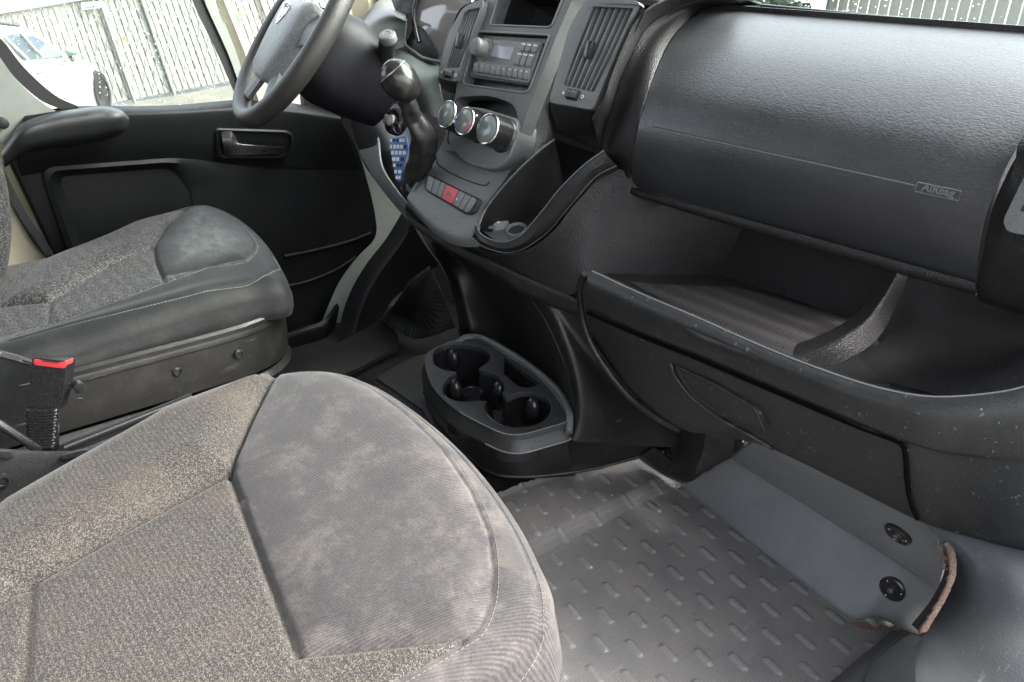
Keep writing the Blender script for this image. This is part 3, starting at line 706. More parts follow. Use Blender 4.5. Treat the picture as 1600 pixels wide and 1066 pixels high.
# radio
radio = plate('radio', sp(rpoly([(752, 55), (856, 61), (830, 134), (733, 120)], 3), -0.006), [], nS, 0.02, M['dashgrey'], dash, bev=0.001)
face = plate('radio_face', sp(rpoly([(757, 60), (847, 66), (826, 131), (738, 117)], [4, 3, 6, 5]), 0.0), [], nS, 0.01, M['button'], radio, bev=0.002, seg=3)
plate('display', sp([(772, 71), (804, 74), (797, 93), (766, 88)], 0.0006), [], nS, 0.003, M['lcd'], radio, bev=0)
kc = S.at(757, 78, 0.0)
lathe('volume_knob', kc, nS, [(0.021, 0), (0.021, 0.003), (0.0165, 0.004), (0.016, 0.022), (0.0145, 0.025), (0.010, 0.0255)], M['button'], radio, 30)
lathe('knob_cap', kc + nS * 0.0255, nS, [(0.0125, -0.001), (0.012, 0.001), (0.006, 0.0018)], M['dashgrey'], radio, 24)
nb = 10
for i in range(nb):
    k0, k1 = i / nb + 0.006, (i + 1) / nb - 0.006
    def q(k, t):  # along the button row, t 0 top .. 1 bottom
        return ((740.5 + 86.5 * k) - 2.0 * t * (1 if i else 1), (97.5 + 11.0 * k) + (14 + 2 * k) * t)
    plate('button', sp(rpoly([q(k0, 0), q(k1, 0), q(k1, 1), q(k0, 1)], [1, 1, 2, 2], 3), 0.005), [], nS, 0.008, M['button'], radio, bev=0.0012, seg=2)
    a_ = S.at(*q(k0 + .03, .32), 0.0054); b_ = S.at(*q(k1 - .03, .32), 0.0054); c_ = S.at(*q(k0 + .03, .2), 0.0054)
    text_mesh('mark', ['1', '2', '3', '4', '5', '6', 'FM', 'AM', 'CD', 'SRC'][i], 0.0042, a_, b_ - a_, c_ - a_, M['white'], radio, 0.0001)
for r_, (ya, yb) in enumerate(((65, 79), (80.5, 101))):
    for c_ in range(3):
        x0 = 814.5 + c_ * 9.2 - r_ * 6.5; x1 = x0 + 7.6; sl = (yb - ya) * 0.33
        dy = c_ * 1.1
        plate('button', sp(rpoly([(x0, ya + dy), (x1, ya + 1 + dy), (x1 - sl, yb + 1 + dy), (x0 - sl, yb + dy)], [1.5, 1.5, 2, 2], 3), 0.004), [], nS, 0.007, M['button'], radio, bev=0.001)
        m0 = S.at(x0 + .5, ya + 4.5 + dy, 0.0045); m1 = S.at(x0 + 6.5, ya + 5.3 + dy, 0.0045); m2 = S.at(x0 + .8, ya + 1.5 + dy, .0045)
        plate('mark', [m0, m1, m1 + (m2 - m0) * .6, m0 + (m2 - m0) * .6], [], nS, 0.0003, M['white'], radio, bev=0)
for p in ((849, 71), (832, 116), (738, 103)):
    lathe('release_hole', S.at(*p, -0.005), nS, [(0.0016, 0), (0.0016, 0.0012)], M['void'], radio, 10)

# vents: housing, louvres, tab and thumb wheel
def vent(tag_, outer, inner, opening, back, nl, tab, wheel, offF=0.012, curve=0.006):
    par = dash
    F0 = sp(rpoly(*outer), offF); 
    B0 = [W(p.x, p.y, y=1.01) for p in rpoly(*back)]
    op = rpoly(*opening)
    h = plate('vent_housing', F0, [sp(op, offF)], nS, 0.012, M['dashgrey'], dash, bev=0.002, seg=3)
    F1 = sp(rpoly(*outer), offF - 0.011)
    strip_loft('housing_side', [F1, [a.lerp(b, .5) + nS * 0.004 for a, b in zip(F1, B0)], B0], M['dash'], h)
    L0 = sp(op, offF - 0.002); c = sum(L0, Vector()) / len(L0)
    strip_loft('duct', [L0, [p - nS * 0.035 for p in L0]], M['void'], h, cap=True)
    tl, tr, br, bl = [Vector(p) for p in opening[0]]
    for i in range(nl):
        k = (i + 0.7) / (nl + 0.4)
        t_ = tl.lerp(tr, k); b_ = bl.lerp(br, k)
        pts = []
        for j in range(9):
            u = j / 8; m_ = t_.lerp(b_, u)
            pts.append(S.at(m_.x, m_.y, offF - 0.006 + curve * math.sin(math.pi * u)))
        bm = bmesh.new(); rr = []
        dx = Vector((1, 0, 0))
        for p in pts:
            rr.append([bm.verts.new(p + dx * a + nS * b) for a, b in ((-0.0009, 0.001), (0.0009, 0.001), (0.0035, -0.02), (0.0017, -0.02))])
        for a, b in zip(rr, rr[1:]):
            for j in range(4): bm.faces.new((a[j], a[(j + 1) % 4], b[(j + 1) % 4], b[j]))
        bm.faces.new(rr[0]); bm.faces.new(rr[-1][::-1])
        link('louvre', bm, M['worn'], h, 30)  # louvres coloured pale to paint their highlight
    tc = S.at(*tab, offF + 0.012)
    box('tab', tc, 0.013, 0.028, 0.012, M['smooth'], h, 0.004, X3, X3.cross(nS), nS)
    wc = S.at(wheel[0], wheel[1], offF - 0.003)
    lathe('thumb_wheel', wc - X3 * 0.013, (1, 0, 0), [(0.008, 0), (0.0095, 0.001), (0.0095, .025), (0.008, 0.026)], M['smooth'], h, 18)
    bm = bmesh.new()
    for i in range(6): add_box(bm, wc + X3 * (-0.010 + i * 0.004) + nS * 0.0098, X3, X3.cross(nS), nS, 0.0012, 0.010, 0.002, 0.0003)
    link('wheel_ribs', bm, M['dashgrey'], h)
    for sgn, sh in ((-1, 0.0012), (1, 0.0030)):
        c_ = wc + X3 * sgn * 0.022 + nS * 0.0033
        if sgn > 0:
            bm = bmesh.new(); add_torus(bm, c_, X3, X3.cross(nS), 0.0028, 0.0006, 16, 6); link('mark', bm, M['white'], h)
        else: lathe('mark', c_, nS, [(0.0024, 0), (0.0024, 0.0006)], M['white'], h, 12)
    return h
vent('r', ([(918, -4), (1004, 2), (984, 34), (958, 95), (926, 172), (857, 160), (890, 40)], [8, 14, 14, 20, 9, 7, 20], 4), None,
     ([(926, 10), (990, 13), (928, 144), (879, 133)], [3, 3, 3, 3], 4),
     ([(930, 6), (1012, 10), (992, 50), (972, 120), (934, 214), (870, 204), (892, 50)], [8, 14, 14, 20, 14, 10, 20], 4), 6, (921, 78), (897, 149))
vent('l', ([(724, 10), (756, -2), (752, 20), (735, 62), (713, 128), (684, 122), (697, 60)], [12, 6, 10, 20, 4, 6, 20], 4), None,
     ([(727, 16), (750, 12), (717, 106), (696, 106)], [8, 2, 2, 3], 4),
     ([(722, 12), (760, -2), (755, 20), (738, 62), (718, 150), (690, 140), (696, 62)], [12, 6, 10, 20, 4, 6, 20], 4), 5, (718, 64), (703, 116))

# heater controls: body, three knobs
ctl = plate('heater_controls', sp(rpoly([(703, 165), (750, 168), (808, 185), (806, 215), (795, 250), (772, 268), (725, 256), (700, 225)], [8, 10, 10, 10, 18, 18, 18, 10], 5), 0.010), [], nS, 0.05, M['dashgrey'], dash, bev=0.004, seg=4)
nK = Vector((0.0, -0.93, 0.37)).normalized()
for i, (kx, ky, R_) in enumerate(((724, 189, .0270), (752, 200, .0270), (788, 212, .0290))):
    c = S.at(kx, ky, 0.008); 
    kn = lathe('control_knob', c, nK, [(R_ * 1.1, 0), (R_ * 1.06, 0.004), (R_ * 1.0, 0.006), (R_ * 0.97, 0.040), (R_ * 0.90, 0.042)], M['smooth'], dash, 40)
    bm = bmesh.new(); add_torus(bm, c + nK * 0.0415, X3, X3.cross(nK), R_ * 0.9, 0.0018, 40, 8); link('chrome_ring', bm, M['chrome'], kn)
    lathe('dial_face', c + nK * 0.0405, nK, [(R_ * 0.82, 0), (R_ * 0.8, 0.0025), (R_ * 0.6, 0.005), (R_ * 0.3, 0.0062), (0.0005, 0.0066)], M['dial'], kn, 32)
    ang = (0.35, -0.5, 0.9)[i]
    if i < 2:
        d_ = X3 * math.cos(ang) + X3.cross(nK) * -math.sin(ang) * -1
        box('pointer', c + nK * 0.0405 + d_ * R_ * 1.02, 0.009, 0.004, 0.003, M['white'], kn, 0.0006, d_, nK.cross(d_), nK)
    for j in range(7 if i != 1 else 2):
        a_ = math.radians(150 - j * 50); d_ = X3 * math.cos(a_) + X3.cross(nK) * math.sin(a_) * -1
        p_ = c + nK * 0.0445 + d_ * R_ * 0.58
        lathe('mark', p_, nK, [(0.0013, 0), (0.0013, 0.0008)], M['white'], kn, 8)
    if i == 1:
        for col, a_, b_ in ((M['blue'], 100, 200), (M['red'], -10, 60)):
            bm = bmesh.new(); vs = [c + nK * 0.0440 + (X3 * math.cos(math.radians(a_ + (b_ - a_) * t / 10)) + X3.cross(nK) * -math.sin(math.radians(a_ + (b_ - a_) * t / 10)) * -1) * R_ * 0.70 for t in range(11)]
            add_tube(bm, vs, 0.0011, 6); link('temperature_band', bm, col, kn)

# lower console face with the switches, one curved sheet running out to the lip
L_ = [((700, 205), .955), ((685, 235), .94), ((668, 262), .915), ((652, 285), .89), ((641, 300), .875), ((636, 310), .868), ((638, 320), .872)]
R_c = [((818, 205), .955), ((803, 255), .945), ((782, 290), .92), ((758, 322), .895), ((748, 352), .875), ((744, 372), .864), ((748, 386), .868)]
def rowLR(k, sag):
    return [W(a[0][0] * (1 - k) + b[0][0] * k + 0, a[0][1] * (1 - k) + b[0][1] * k + sag * s_, y=a[1] * (1 - k) + b[1] * k - 0.012 * math.sin(math.pi * k)) for (a, b, s_) in zip(L_, R_c, (0, 0, 0.1, 0.4, 0.8, 1, 1))]
con_face = grid('console_face', [rowLR(k, 22 * math.sin(math.pi * k)) for k in (0, .12, .35, .65, .88, 1.0)], M['dashgrey'], dash, 5, 5, 0.006, sharp=60)
LPp, nL = under(con_face, 702, 303); q1, q2, q3 = under(con_face, 668, 285)[0], under(con_face, 740, 320)[0], under(con_face, 705, 285)[0]
nL = (q2 - q1).cross(q3 - q1).normalized(); nL = nL if nL.dot(CAM - LPp) > 0 else -nL
LP = Plane(LPp, nL)
# switch bar: recess, seven keys
plate('switch_frame', sp(rpoly([(666, 271), (747, 311), (740, 333), (728, 336), (662, 297)], [5, 6, 8, 8, 8], 4), 0.0035, LP), [], nL, 0.02, M['void'], dash, bev=0.001)
keys = [(0, .13), (.13, .26), (.26, .37), (.37, .63), (.63, .77), (.77, .885), (.885, 1)]
def kp(k, t):
    a_ = Vector((668.5, 274)).lerp(Vector((745, 312)), k); b_ = Vector((664, 295)).lerp(Vector((731, 333)), k)
    return a_.lerp(b_, t)
for i, (a_, b_) in enumerate(keys):
    rr = [1, 1, 1, 1]
    if i == 0: rr = [1, 1, 1, 6]
    if i == 6: rr = [4, 1, 7, 1]; rr = [1, 4, 7, 1]
    sw = plate('hazard_button' if i == 3 else 'switch', sp(rpoly([kp(a_ + .008, 0), kp(b_ - .008, 0), kp(b_ - .008, 1), kp(a_ + .008, 1)], rr, 3), 0.0055, LP), [], nL, 0.01, M['hazard'] if i == 3 else M['button'], dash, bev=0.0008)
    if i == 3:
        for s_ in (1.0, 0.6):
            cx = kp((a_ + b_) / 2, .5)
            tri = [LP.at(cx.x + s_ * dx, cx.y + s_ * dy, 0.006) for dx, dy in ((0, -6), (4.5, 5), (-5, 2.5))]
            tube('warning_triangle', tri + [tri[0]], 0.00045, M['greyprint'], sw, 5)
    if i in (2, 4):
        cx = kp((a_ + b_) / 2, .62)
        p0, p1, p2 = LP.at(cx.x - 3, cx.y - 1, .0058), LP.at(cx.x + 3, cx.y + 2, .0058), LP.at(cx.x - 2, cx.y - 6, .0058)
        text_mesh('mark', '8' if i == 4 else '#', 0.006, p0, p1 - p0, p2 - p0, M['white'] if i == 4 else M['greyprint'], sw, 0.0002)
# curved sill in front of the heater controls
gp = px_spline([(681, 243), (684, 256), (700, 268), (725, 280), (755, 290), (765, 285)], 5, False)
tube('trim_groove', [q for q in [under(con_face, p.x, p.y, .0003)[0] for p in gp] if q is not None], 0.0012, M['void'], dash, 6)

# side tray: pocket, rim, two sockets
rimo = px_spline([(735, 376), (750, 389), (770, 396), (791, 400), (818, 395), (841, 382), (863, 364), (884, 339), (905, 314), (933, 282), (966, 266)], 5, False)
rimi = px_spline([(744, 350), (750, 364), (768, 375), (790, 378), (812, 369), (830, 350), (850, 326), (873, 297), (898, 271), (920, 252), (943, 236)], 5, False)
rimm = px_spline([(738, 372), (752, 384), (770, 391), (790, 395), (816, 390), (838, 377), (859, 360), (880, 335), (901, 310), (930, 277), (963, 259)], 5, False)
n_ = len(rimo)
def yk(i, a, b): return a + (b - a) * i / (n_ - 1)
strip_loft('tray_rim', [[W(p.x, p.y, y=yk(i, .93, 1.0)) for i, p in enumerate(rimi)], [W(p.x, p.y, y=yk(i, .872, .955)) for i, p in enumerate(rimi)], [W(p.x * .85 + q_.x * .15, p.y * .85 + q_.y * .15, y=yk(i, .862, .943)) for i, (p, q_) in enumerate(zip(rimi, rimm))], [W(p.x * .4 + q_.x * .6, p.y * .4 + q_.y * .6, y=yk(i, .857, .938)) for i, (p, q_) in enumerate(zip(rimi, rimm))], [W(p.x, p.y, y=yk(i, .862, .945)) for i, p in enumerate(rimm)], [W(p.x, p.y, y=yk(i, .872, .952)) for i, p in enumerate(rimo)], [W(p.x, p.y, y=yk(i, .90, .98)) for i, p in enumerate(rimo)]], M['dash'], dash, closed=False, sharp=60)
tube('rim_inner_edge', [W(p.x, p.y, y=yk(i, .866, .948)) for i, p in enumerate(rimi)], 0.0012, M['worn'], dash, 6)  # pale line paints the edge highlight of the rim
tube('rim_crease', [W(p.x, p.y, y=yk(i, .861, .944)) for i, p in enumerate(rimm)], 0.0009, M['dashgrey'], dash, 6)
# left wall of the tray (tall dark cheek) and its bright top edge
cheek_t = [(748, 352), (762, 322), (800, 276), (832, 245), (852, 228), (866, 218)]
cheek_b = [(752, 368), (790, 376), (822, 356), (850, 330), (872, 302), (880, 280)]
strip_loft('tray_cheek', [[W(p[0], p[1], y=.875 + .02 * i) for i, p in enumerate(cheek_t)], [W(p[0], p[1], y=.925 + .022 * i) for i, p in enumerate(cheek_b)]], M['dash'], dash, closed=False)
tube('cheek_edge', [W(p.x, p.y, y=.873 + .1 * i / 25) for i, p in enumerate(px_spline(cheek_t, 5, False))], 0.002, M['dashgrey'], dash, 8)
# stack side wall above the cheek
strip_loft('stack_side', [[S.at(893, 2), S.at(872, 50), S.at(857, 90), S.at(828, 163), S.at(812, 210), W(800, 268, y=.945), W(765, 318, y=.90), W(748, 350, y=.876)], [W(925, 2, y=1.12), W(893, 50, y=1.12), W(870, 100, y=1.11), W(862, 170, y=1.08), W(868, 216, y=1.05), W(860, 225, y=1.0), W(805, 275, y=.95), W(752, 352, y=.885)]], M['dash'], dash, closed=False)
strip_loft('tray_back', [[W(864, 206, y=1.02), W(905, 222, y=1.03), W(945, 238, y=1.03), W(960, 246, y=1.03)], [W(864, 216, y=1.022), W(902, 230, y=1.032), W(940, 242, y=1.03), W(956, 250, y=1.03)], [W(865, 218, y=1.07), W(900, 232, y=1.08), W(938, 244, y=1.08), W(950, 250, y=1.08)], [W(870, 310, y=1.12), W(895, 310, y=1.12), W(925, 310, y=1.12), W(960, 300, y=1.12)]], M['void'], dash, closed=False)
strip_loft('stack_underside', [[W(857, 150, y=1.06), W(900, 175, y=1.06), W(950, 205, y=1.03), W(990, 260, y=1.03)], [W(858, 215, y=1.05), W(895, 228, y=1.05), W(945, 240, y=1.03), W(985, 300, y=1.03)]], M['dash'], dash, closed=False)
# tray floor with sockets
nT = Vector((0.1, -0.35, 0.93)).normalized(); TP = Plane(W(800, 362, y=.93), nT)
plate('tray_floor', [TP.at(*p) for p in ((742, 352), (800, 395), (845, 378), (862, 342), (838, 318), (790, 330))], [], nT, 0.004, M['dashgrey'], dash, bev=0)
strip_loft('tray_wedge', [[TP.at(812, 345, .001), TP.at(845, 330, .001), TP.at(852, 345, .001), TP.at(830, 366, .001)], [W(836, 312, y=1.0), W(848, 320, y=1.0), W(850, 335, y=.98), W(840, 345, y=.97)]], M['dash'], dash, cap=True)
lathe('socket_ring', TP.at(807, 360, 0), nT, [(0.0200, 0), (0.0200, 0.004), (0.0178, 0.005), (0.0155, 0.003), (0.0145, -0.004), (0.014, -0.03)], M['hub'], dash, 30)
lathe('power_socket', TP.at(807, 360, -.004), nT, [(0.0145, 0), (0.0142, 0.0025), (0.011, 0.003)], M['brass'], dash, 24)
cap_ = lathe('socket_cap', TP.at(779, 349, 0), nT, [(0.023, 0), (0.023, 0.008), (0.0215, 0.0105), (0.016, 0.0115)], M['hub'], dash, 30)
box('cap_tab', TP.at(768, 354, .010), 0.020, 0.013, 0.005, M['button'], cap_, 0.002, Vector((.8, -.5, 0)), Vector((.5, .8, 0)), nT)
box('cap_hinge', TP.at(790, 340, .010), 0.010, 0.02, 0.006, M['button'], cap_, 0.002, Vector((.8, .5, 0)), Vector((-.5, .8, 0)), nT)
plate('cap_icon', [TP.at(776, 347, .0118), TP.at(781, 345.5, .0118), TP.at(782, 348, .0118), TP.at(777, 349.5, .0118)], [], nT, .0003, M['white'], cap_, bev=0)

# face below the tray, running right to the shelf
tp_ = [((634, 318), .882), ((700, 362), .884), ((762, 394), .884), ((818, 393), .884), ((863, 363), .895), ((905, 312), .925), ((966, 264), .98), ((1060, 318), 1.05), ((1160, 355), 1.13)]
bt_ = [((633, 330), .890), ((688, 367), .892), ((735, 391), .892), ((778, 411), .893), ((828, 434), .895), ((888, 462), .90), ((925, 432), .93), ((1015, 440), 1.04), ((1122, 433), 1.16)]
grid('lower_face', [row2(tp_, bt_, 0), row2(tp_, bt_, .3, -.003), row2(tp_, bt_, .7, -.002), row2(tp_, bt_, 1.0)], M['dash'], dash, 5, 4, 0.005)
s0 = [((633, 332), .884), ((688, 369), .886), ((735, 393), .886), ((778, 413), .887), ((828, 436), .889), ((901, 467), .897)]
s1 = [((640, 350), .884), ((692, 386), .886), ((742, 412), .888), ((784, 437), .889), ((828, 466), .890), ((905, 494), .900)]
grid('lower_strip', [row2(s0, s0, 0, .02), row2(s0, s1, 0), row2(s0, s1, .5, -.003), row2(s0, s1, 1), row2(s1, s1, 1, .03)], M['dash'], dash, 4, 3, 0.003)

# open shelf
grid('shelf_back', [[W(1150, 330, y=1.16), W(1280, 365, y=1.16), W(1430, 405, y=1.16)], [W(1153, 365, y=1.165), W(1275, 400, y=1.165), W(1410, 436, y=1.165)], [W(1122, 433, y=1.165), W(1240, 468, y=1.165), W(1345, 506, y=1.165)]], M['dash'], dash, 5, 5, 0.005)
bm = bmesh.new()
FL = Plane((0, 1.16, 0.512), (0, 0.10, 1)); 
shf = plate('shelf_floor', [FL.at(*p) for p in ((915, 418), (1010, 430), (1125, 430), (1350, 503), (1420, 600), (1300, 600), (1100, 530))], [], FL.n, 0.004, M['dash'], dash, bev=0)
plate('shelf_liner', [FL.at(*p, .0025) for p in rpoly([(985, 440), (1030, 444), (1150, 449), (1340, 500), (1345, 512), (1275, 552), (1262, 565), (1120, 515)], 4)], [], FL.n, 0.002, M['liner'], shf, bev=0.0006)
0 and strip_loft('liner_wall', [[FL.at(1028, 441, .002), FL.at(1125, 441, .002), FL.at(1343, 507, .002)], [FL.at(1028, 434, .010), FL.at(1124, 433, .010), FL.at(1345, 500, .012)]], M['dash'], dash, closed=False)
tube('shelf_corner', [W(1157, 355, y=1.155), W(1150, 378, y=1.155), W(1138, 405, y=1.158), W(1124, 432, y=1.16)], 0.002, M['dash'], dash)
lf = [((1388, 405), 1.14), ((1385, 428), 1.14), ((1362, 462), 1.12), ((1335, 492), 1.09), ((1290, 520), 1.03), ((1225, 545), .94)]
cf = [((1404, 408), 1.12), ((1400, 432), 1.12), ((1378, 470), 1.10), ((1350, 505), 1.06), ((1300, 536), 1.0), ((1240, 560), .92)]
rf_ = [((1421, 410), 1.14), ((1418, 436), 1.14), ((1397, 486), 1.12), ((1372, 528), 1.07), ((1335, 556), 1.0), ((1292, 576), .93)]
grid('shelf_divider', [row2(lf, cf, 0), row2(lf, cf, .6, -.006), row2(lf, cf, 1.0, -.006), row2(cf, rf_, .5, -.003), row2(cf, rf_, 1.0)], M['dash'], dash, 5, 5, 0.004, sharp=70)
grid('side_bin', [[W(1395, 395, y=1.15), W(1500, 425, y=1.15), W(1620, 470, y=1.12), W(1720, 510, y=1.06)], [W(1420, 436, y=1.15), W(1500, 464, y=1.15), W(1610, 502, y=1.12), W(1710, 540, y=1.06)],
                  [W(1392, 520, y=1.10), W(1480, 545, y=1.08), W(1590, 555, y=1.05), W(1690, 560, y=1.02)], [W(1310, 575, y=.97), W(1420, 605, y=.96), W(1520, 625, y=.96), W(1610, 622, y=.99), ]], M['dash'], dash, 5, 5, 0.005)
# right end of the dash with the outer vent
grid('dash_end', [[W(1760, 60, y=1.2), W(1800, 70, y=1.2), W(1850, 80, y=1.2)], [W(1609, 200, y=.995), W(1690, 215, y=.965), W(1800, 230, y=.96)], [W(1584, 262, y=.985), W(1670, 280, y=.955), W(1780, 300, y=.95)], [W(1551, 350, y=.985), W(1640, 375, y=.955), W(1760, 405, y=.95)], [W(1529, 425, y=1.0), W(1620, 450, y=.97), W(1740, 480, y=.96)], [W(1528, 468, y=1.02), W(1620, 495, y=1.0), W(1740, 525, y=.99)], [W(1540, 470, y=1.1), W(1620, 498, y=1.09), W(1740, 530, y=1.05)]], M['dash'], dash, 5, 5, 0.006)
EP = Plane(W(1590, 320, y=.960), (0, -0.96, 0.28))
plate('outer_vent', [EP.at(*p, .003) for p in rpoly([(1606, 262), (1660, 240), (1660, 380), (1572, 362), (1566, 345)], [10, 10, 10, 8, 8])], [], EP.n, .01, M['dashgrey'], dash, bev=.002)
plate('vent_slot', [EP.at(*p, .0036) for p in rpoly([(1600, 318), (1650, 300), (1650, 340), (1594, 330)], 3)], [], EP.n, .01, M['void'], dash, bev=.0)
EP2 = Plane(W(1598, 355, y=.956), (0, -0.96, 0.28))

# front lip and glove box face
cols1 = [(918, 424), (1000, 462), (1090, 500), (1180, 540), (1270, 576), (1370, 609), (1460, 624), (1560, 617), (1640, 596), (1740, 560)]
cols3 = [(917, 484), (1000, 520), (1090, 556), (1180, 594), (1270, 632), (1370, 674), (1460, 705), (1560, 718), (1640, 722), (1740, 722)]
cols5 = [(928, 535), (985, 610), (1062, 667), (1130, 680), (1207, 701), (1320, 755), (1435, 812), (1530, 842), (1610, 862), (1740, 885)]
dyc = [.0, 0, 0, 0, 0, .005, .012, .03, .05, .09]
def lip(cols, dpx, dpy, Y_): return [W(c[0] + dpx, c[1] + dpy, y=Y_ + d) for c, d in zip(cols, dyc)]
def lm(a, b, k, Y_): return [W(p[0] * (1 - k) + q[0] * k, p[1] * (1 - k) + q[1] * k, y=Y_ + d) for p, q, d in zip(a, b, dyc)]
rows = [lip(cols1, 6, 14, .925), lip(cols1, 4, -5, .90), lip(cols1, 1, -3, .888), lip(cols1, 0, 2, .880), lm(cols1, cols3, .3, .872), lm(cols1, cols3, .65, .874), lip(cols3, 0, -3, .882), lip(cols3, 0, 0, .890), lm(cols3, cols5, .3, .902), lm(cols3, cols5, .7, .925), lip(cols5, 0, 0, .95), lip(cols5, 2, -2, .985)]
lipo = grid('shelf_lip', rows, M['hard'], dash, 7, 5, 0.005, sharp=60)
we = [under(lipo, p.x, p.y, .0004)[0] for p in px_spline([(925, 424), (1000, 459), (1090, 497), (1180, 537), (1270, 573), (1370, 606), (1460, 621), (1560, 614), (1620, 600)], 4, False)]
tube('rubbed_highlight', [p for p in we if p is not None], .0015, M['worn'], dash, 8)  # pale line on the crest: rubbed edge plus painted highlight
# glove box door, 4 mm proud, with its gap line
def onf(px, py, off=0.0):   # point on the face between cols3 and cols5 near a pixel
    best = None
    for i in range(len(cols3) - 1):
        for k in range(0, 21):
            kk = k / 20
            for u in (0, .25, .5, .75):
                a = [cols3[i][j] * (1 - u) + cols3[i + 1][j] * u for j in (0, 1)]; b = [cols5[i][j] * (1 - u) + cols5[i + 1][j] * u for j in (0, 1)]
                x_, y_ = a[0] * (1 - kk) + b[0] * kk, a[1] * (1 - kk) + b[1] * kk
                d = (x_ - px) ** 2 + (y_ - py) ** 2
                if best is None or d < best[0]: best = (d, kk, dyc[i] * (1 - u) + dyc[i + 1] * u)
    kk = best[1]
    Y_ = np.interp(kk, [0, .3, .7, 1], [.890, .902, .925, .95]) + best[2] - off
    return W(px, py, y=Y_)
g3 = [(921, 489), (1000, 524), (1090, 560), (1180, 598), (1270, 636), (1350, 669), (1400, 688)]
g5 = [(932, 533), (987, 607), (1062, 661), (1130, 676), (1207, 697), (1320, 750), (1431, 803)]
gm = lambda k: [((a[0] * (1 - k) + b[0] * k), (a[1] * (1 - k) + b[1] * k)) for a, b in zip(g3, g5)]
def gfix(l, k):   # right edge bows: it runs down steeply before it turns out
    l = list(l); e = {0: (1400, 688), .08: (1411, 697), .35: (1417, 735), .7: (1422, 770), 1: (1431, 803)}[k]; l[-1] = e; return l
rows = [[onf(*p, .0045) for p in gfix(gm(k), k)] for k in (0, .08, .35, .7, 1)]
gd = grid('glove_box_door', rows, M['hard'], dash, 6, 5, 0.006, sharp=60)
_=0
gl = px_spline([(919, 487)] + [(p[0], p[1] - 1.5) for p in g3[1:-1]] + [(1396, 684), (1410, 692), (1416, 708), (1419, 750), (1425, 785), (1435, 808)], 4, False)
tube('door_gap', [q for q in [under(lipo, p.x, p.y - .5, .0035)[0] for p in gl] if q], 0.0030, M['black'], gd, 6)
lid = [onf(*p, .013) for p in rpoly([(1056, 573), (1120, 600), (1181, 640), (1193, 673), (1140, 650), (1085, 612)], [6, 10, 8, 4, 20, 20], 4)]
c_ = sum(lid, Vector()) / len(lid); nl_ = Vector((0, -.95, -.3)).normalized()
pl_ = Plane(c_, nl_)
plate('fuse_cover', [pl_.at(*p) for p in rpoly([(1057, 573), (1120, 603), (1181, 640), (1194, 674), (1132, 651), (1080, 615)], [3, 3, 6, 3, 14, 20], 4)], [], nl_, .012, M['hard'], dash, bev=.0015)
lg = rpoly([(1057, 573), (1120, 603), (1181, 640), (1194, 674), (1132, 651), (1080, 615)], [3, 3, 6, 3, 14, 20], 4); lg = [pl_.at(p.x, p.y, -.001) for p in lg]
tube('lid_gap', lg + [lg[0]], .0026, M['void'], dash, 6)
tube('cover_gap', [onf(p.x, p.y, .0075) for p in px_spline([(1048, 568), (1056, 590), (1085, 625), (1130, 657), (1175, 682), (1208, 702)], 4, False)], .003, M['hard'], dash, 8)
# edge of the housing against the console, down to the hinge
ed = px_spline([(914, 428), (905, 455), (911, 500), (925, 540), (950, 580), (985, 622), (1025, 652), (1062, 672)], 4, False)
tube('housing_edge', [W(p.x, p.y, y=.905 + .06 * i / len(ed)) for i, p in enumerate(ed)], .006, M['hard'], dash, 8)
strip_loft('housing_cheek', [[W(p.x, p.y, y=.905 + .06 * i / len(ed)) for i, p in enumerate(ed)], [W(p.x - 4, p.y + 3, y=1.08 + .12 * i / len(ed)) for i, p in enumerate(ed)]], M['hard'], dash, closed=False)
lathe('hinge_bolt', W(1075, 652, y=.975), (-.3, -.9, .1), [(.008, 0), (.008, .004), (.005, .005), (.005, .010), (.002, .011)], M['steel'], dash, 6)
lathe('hinge_bolt', W(1162, 691, y=.985), (0, -.9, .1), [(.008, -.01), (.009, .004), (.005, .008)], M['smooth'], dash, 20)
ball('bolt_tip', W(1161, 689, y=.972), .0032, .0032, .0032, M['steel'], dash)

# blanking panel behind the stack
sheet_ = grid('inner_panel', [[W(640, 60, y=1.2), W(720, 60, y=1.2), W(800, 60, y=1.2)], [W(640, 160, y=1.2), W(720, 160, y=1.2), W(800, 160, y=1.2)], [W(600, 300, y=1.2), W(700, 300, y=1.2), W(800, 300, y=1.2)]], M['smooth'], dash, 2, 2, .005)
# ------------------------------------------------------------------ centre console below the dash, with its cup tray
con = empty('centre_console', (0.02, 1.0, 0.0), 'black lower console with a four cup tray, between the footwells', 'console')
cv = [((704, 384), .93), ((760, 415), .93), ((812, 452), .93), ((842, 485), .935), ((868, 535), .94), ((886, 585), .95), ((895, 630), .955), ((893, 660), .955), ((884, 682), .945)]
sl = [((645, 346), 1.0), ((668, 384), 1.02), ((690, 415), 1.03), ((704, 445), 1.04), ((713, 480), 1.05), ((718, 505), 1.05), ((722, 528), 1.05), ((760, 560), 1.05), ((800, 620), 1.03)]
grid('console_niche', [row2(sl, cv, 0, .0), row2(sl, cv, .15, .06), row2(sl, cv, .5, .12), row2(sl, cv, .85, .06), row2(sl, cv, .97, .01), row2(sl, cv, 1.0, 0)], M['console'], con, 6, 5, 0.004, sharp=70)
rb = [((895, 462), .915), ((898, 474), .925), ((903, 490), .935), ((914, 520), .95), ((943, 572), .995), ((990, 622), 1.06), ((1045, 664), 1.14), ((1068, 680), 1.17), ((1062, 700), 1.16)]
cu = [((712, 380), .905), ((768, 410), .905), ((824, 446), .905), ((856, 480), .912), ((882, 530), .922), ((899, 582), .933), ((907, 628), .94), ((905, 662), .94), ((896, 690), .93)]
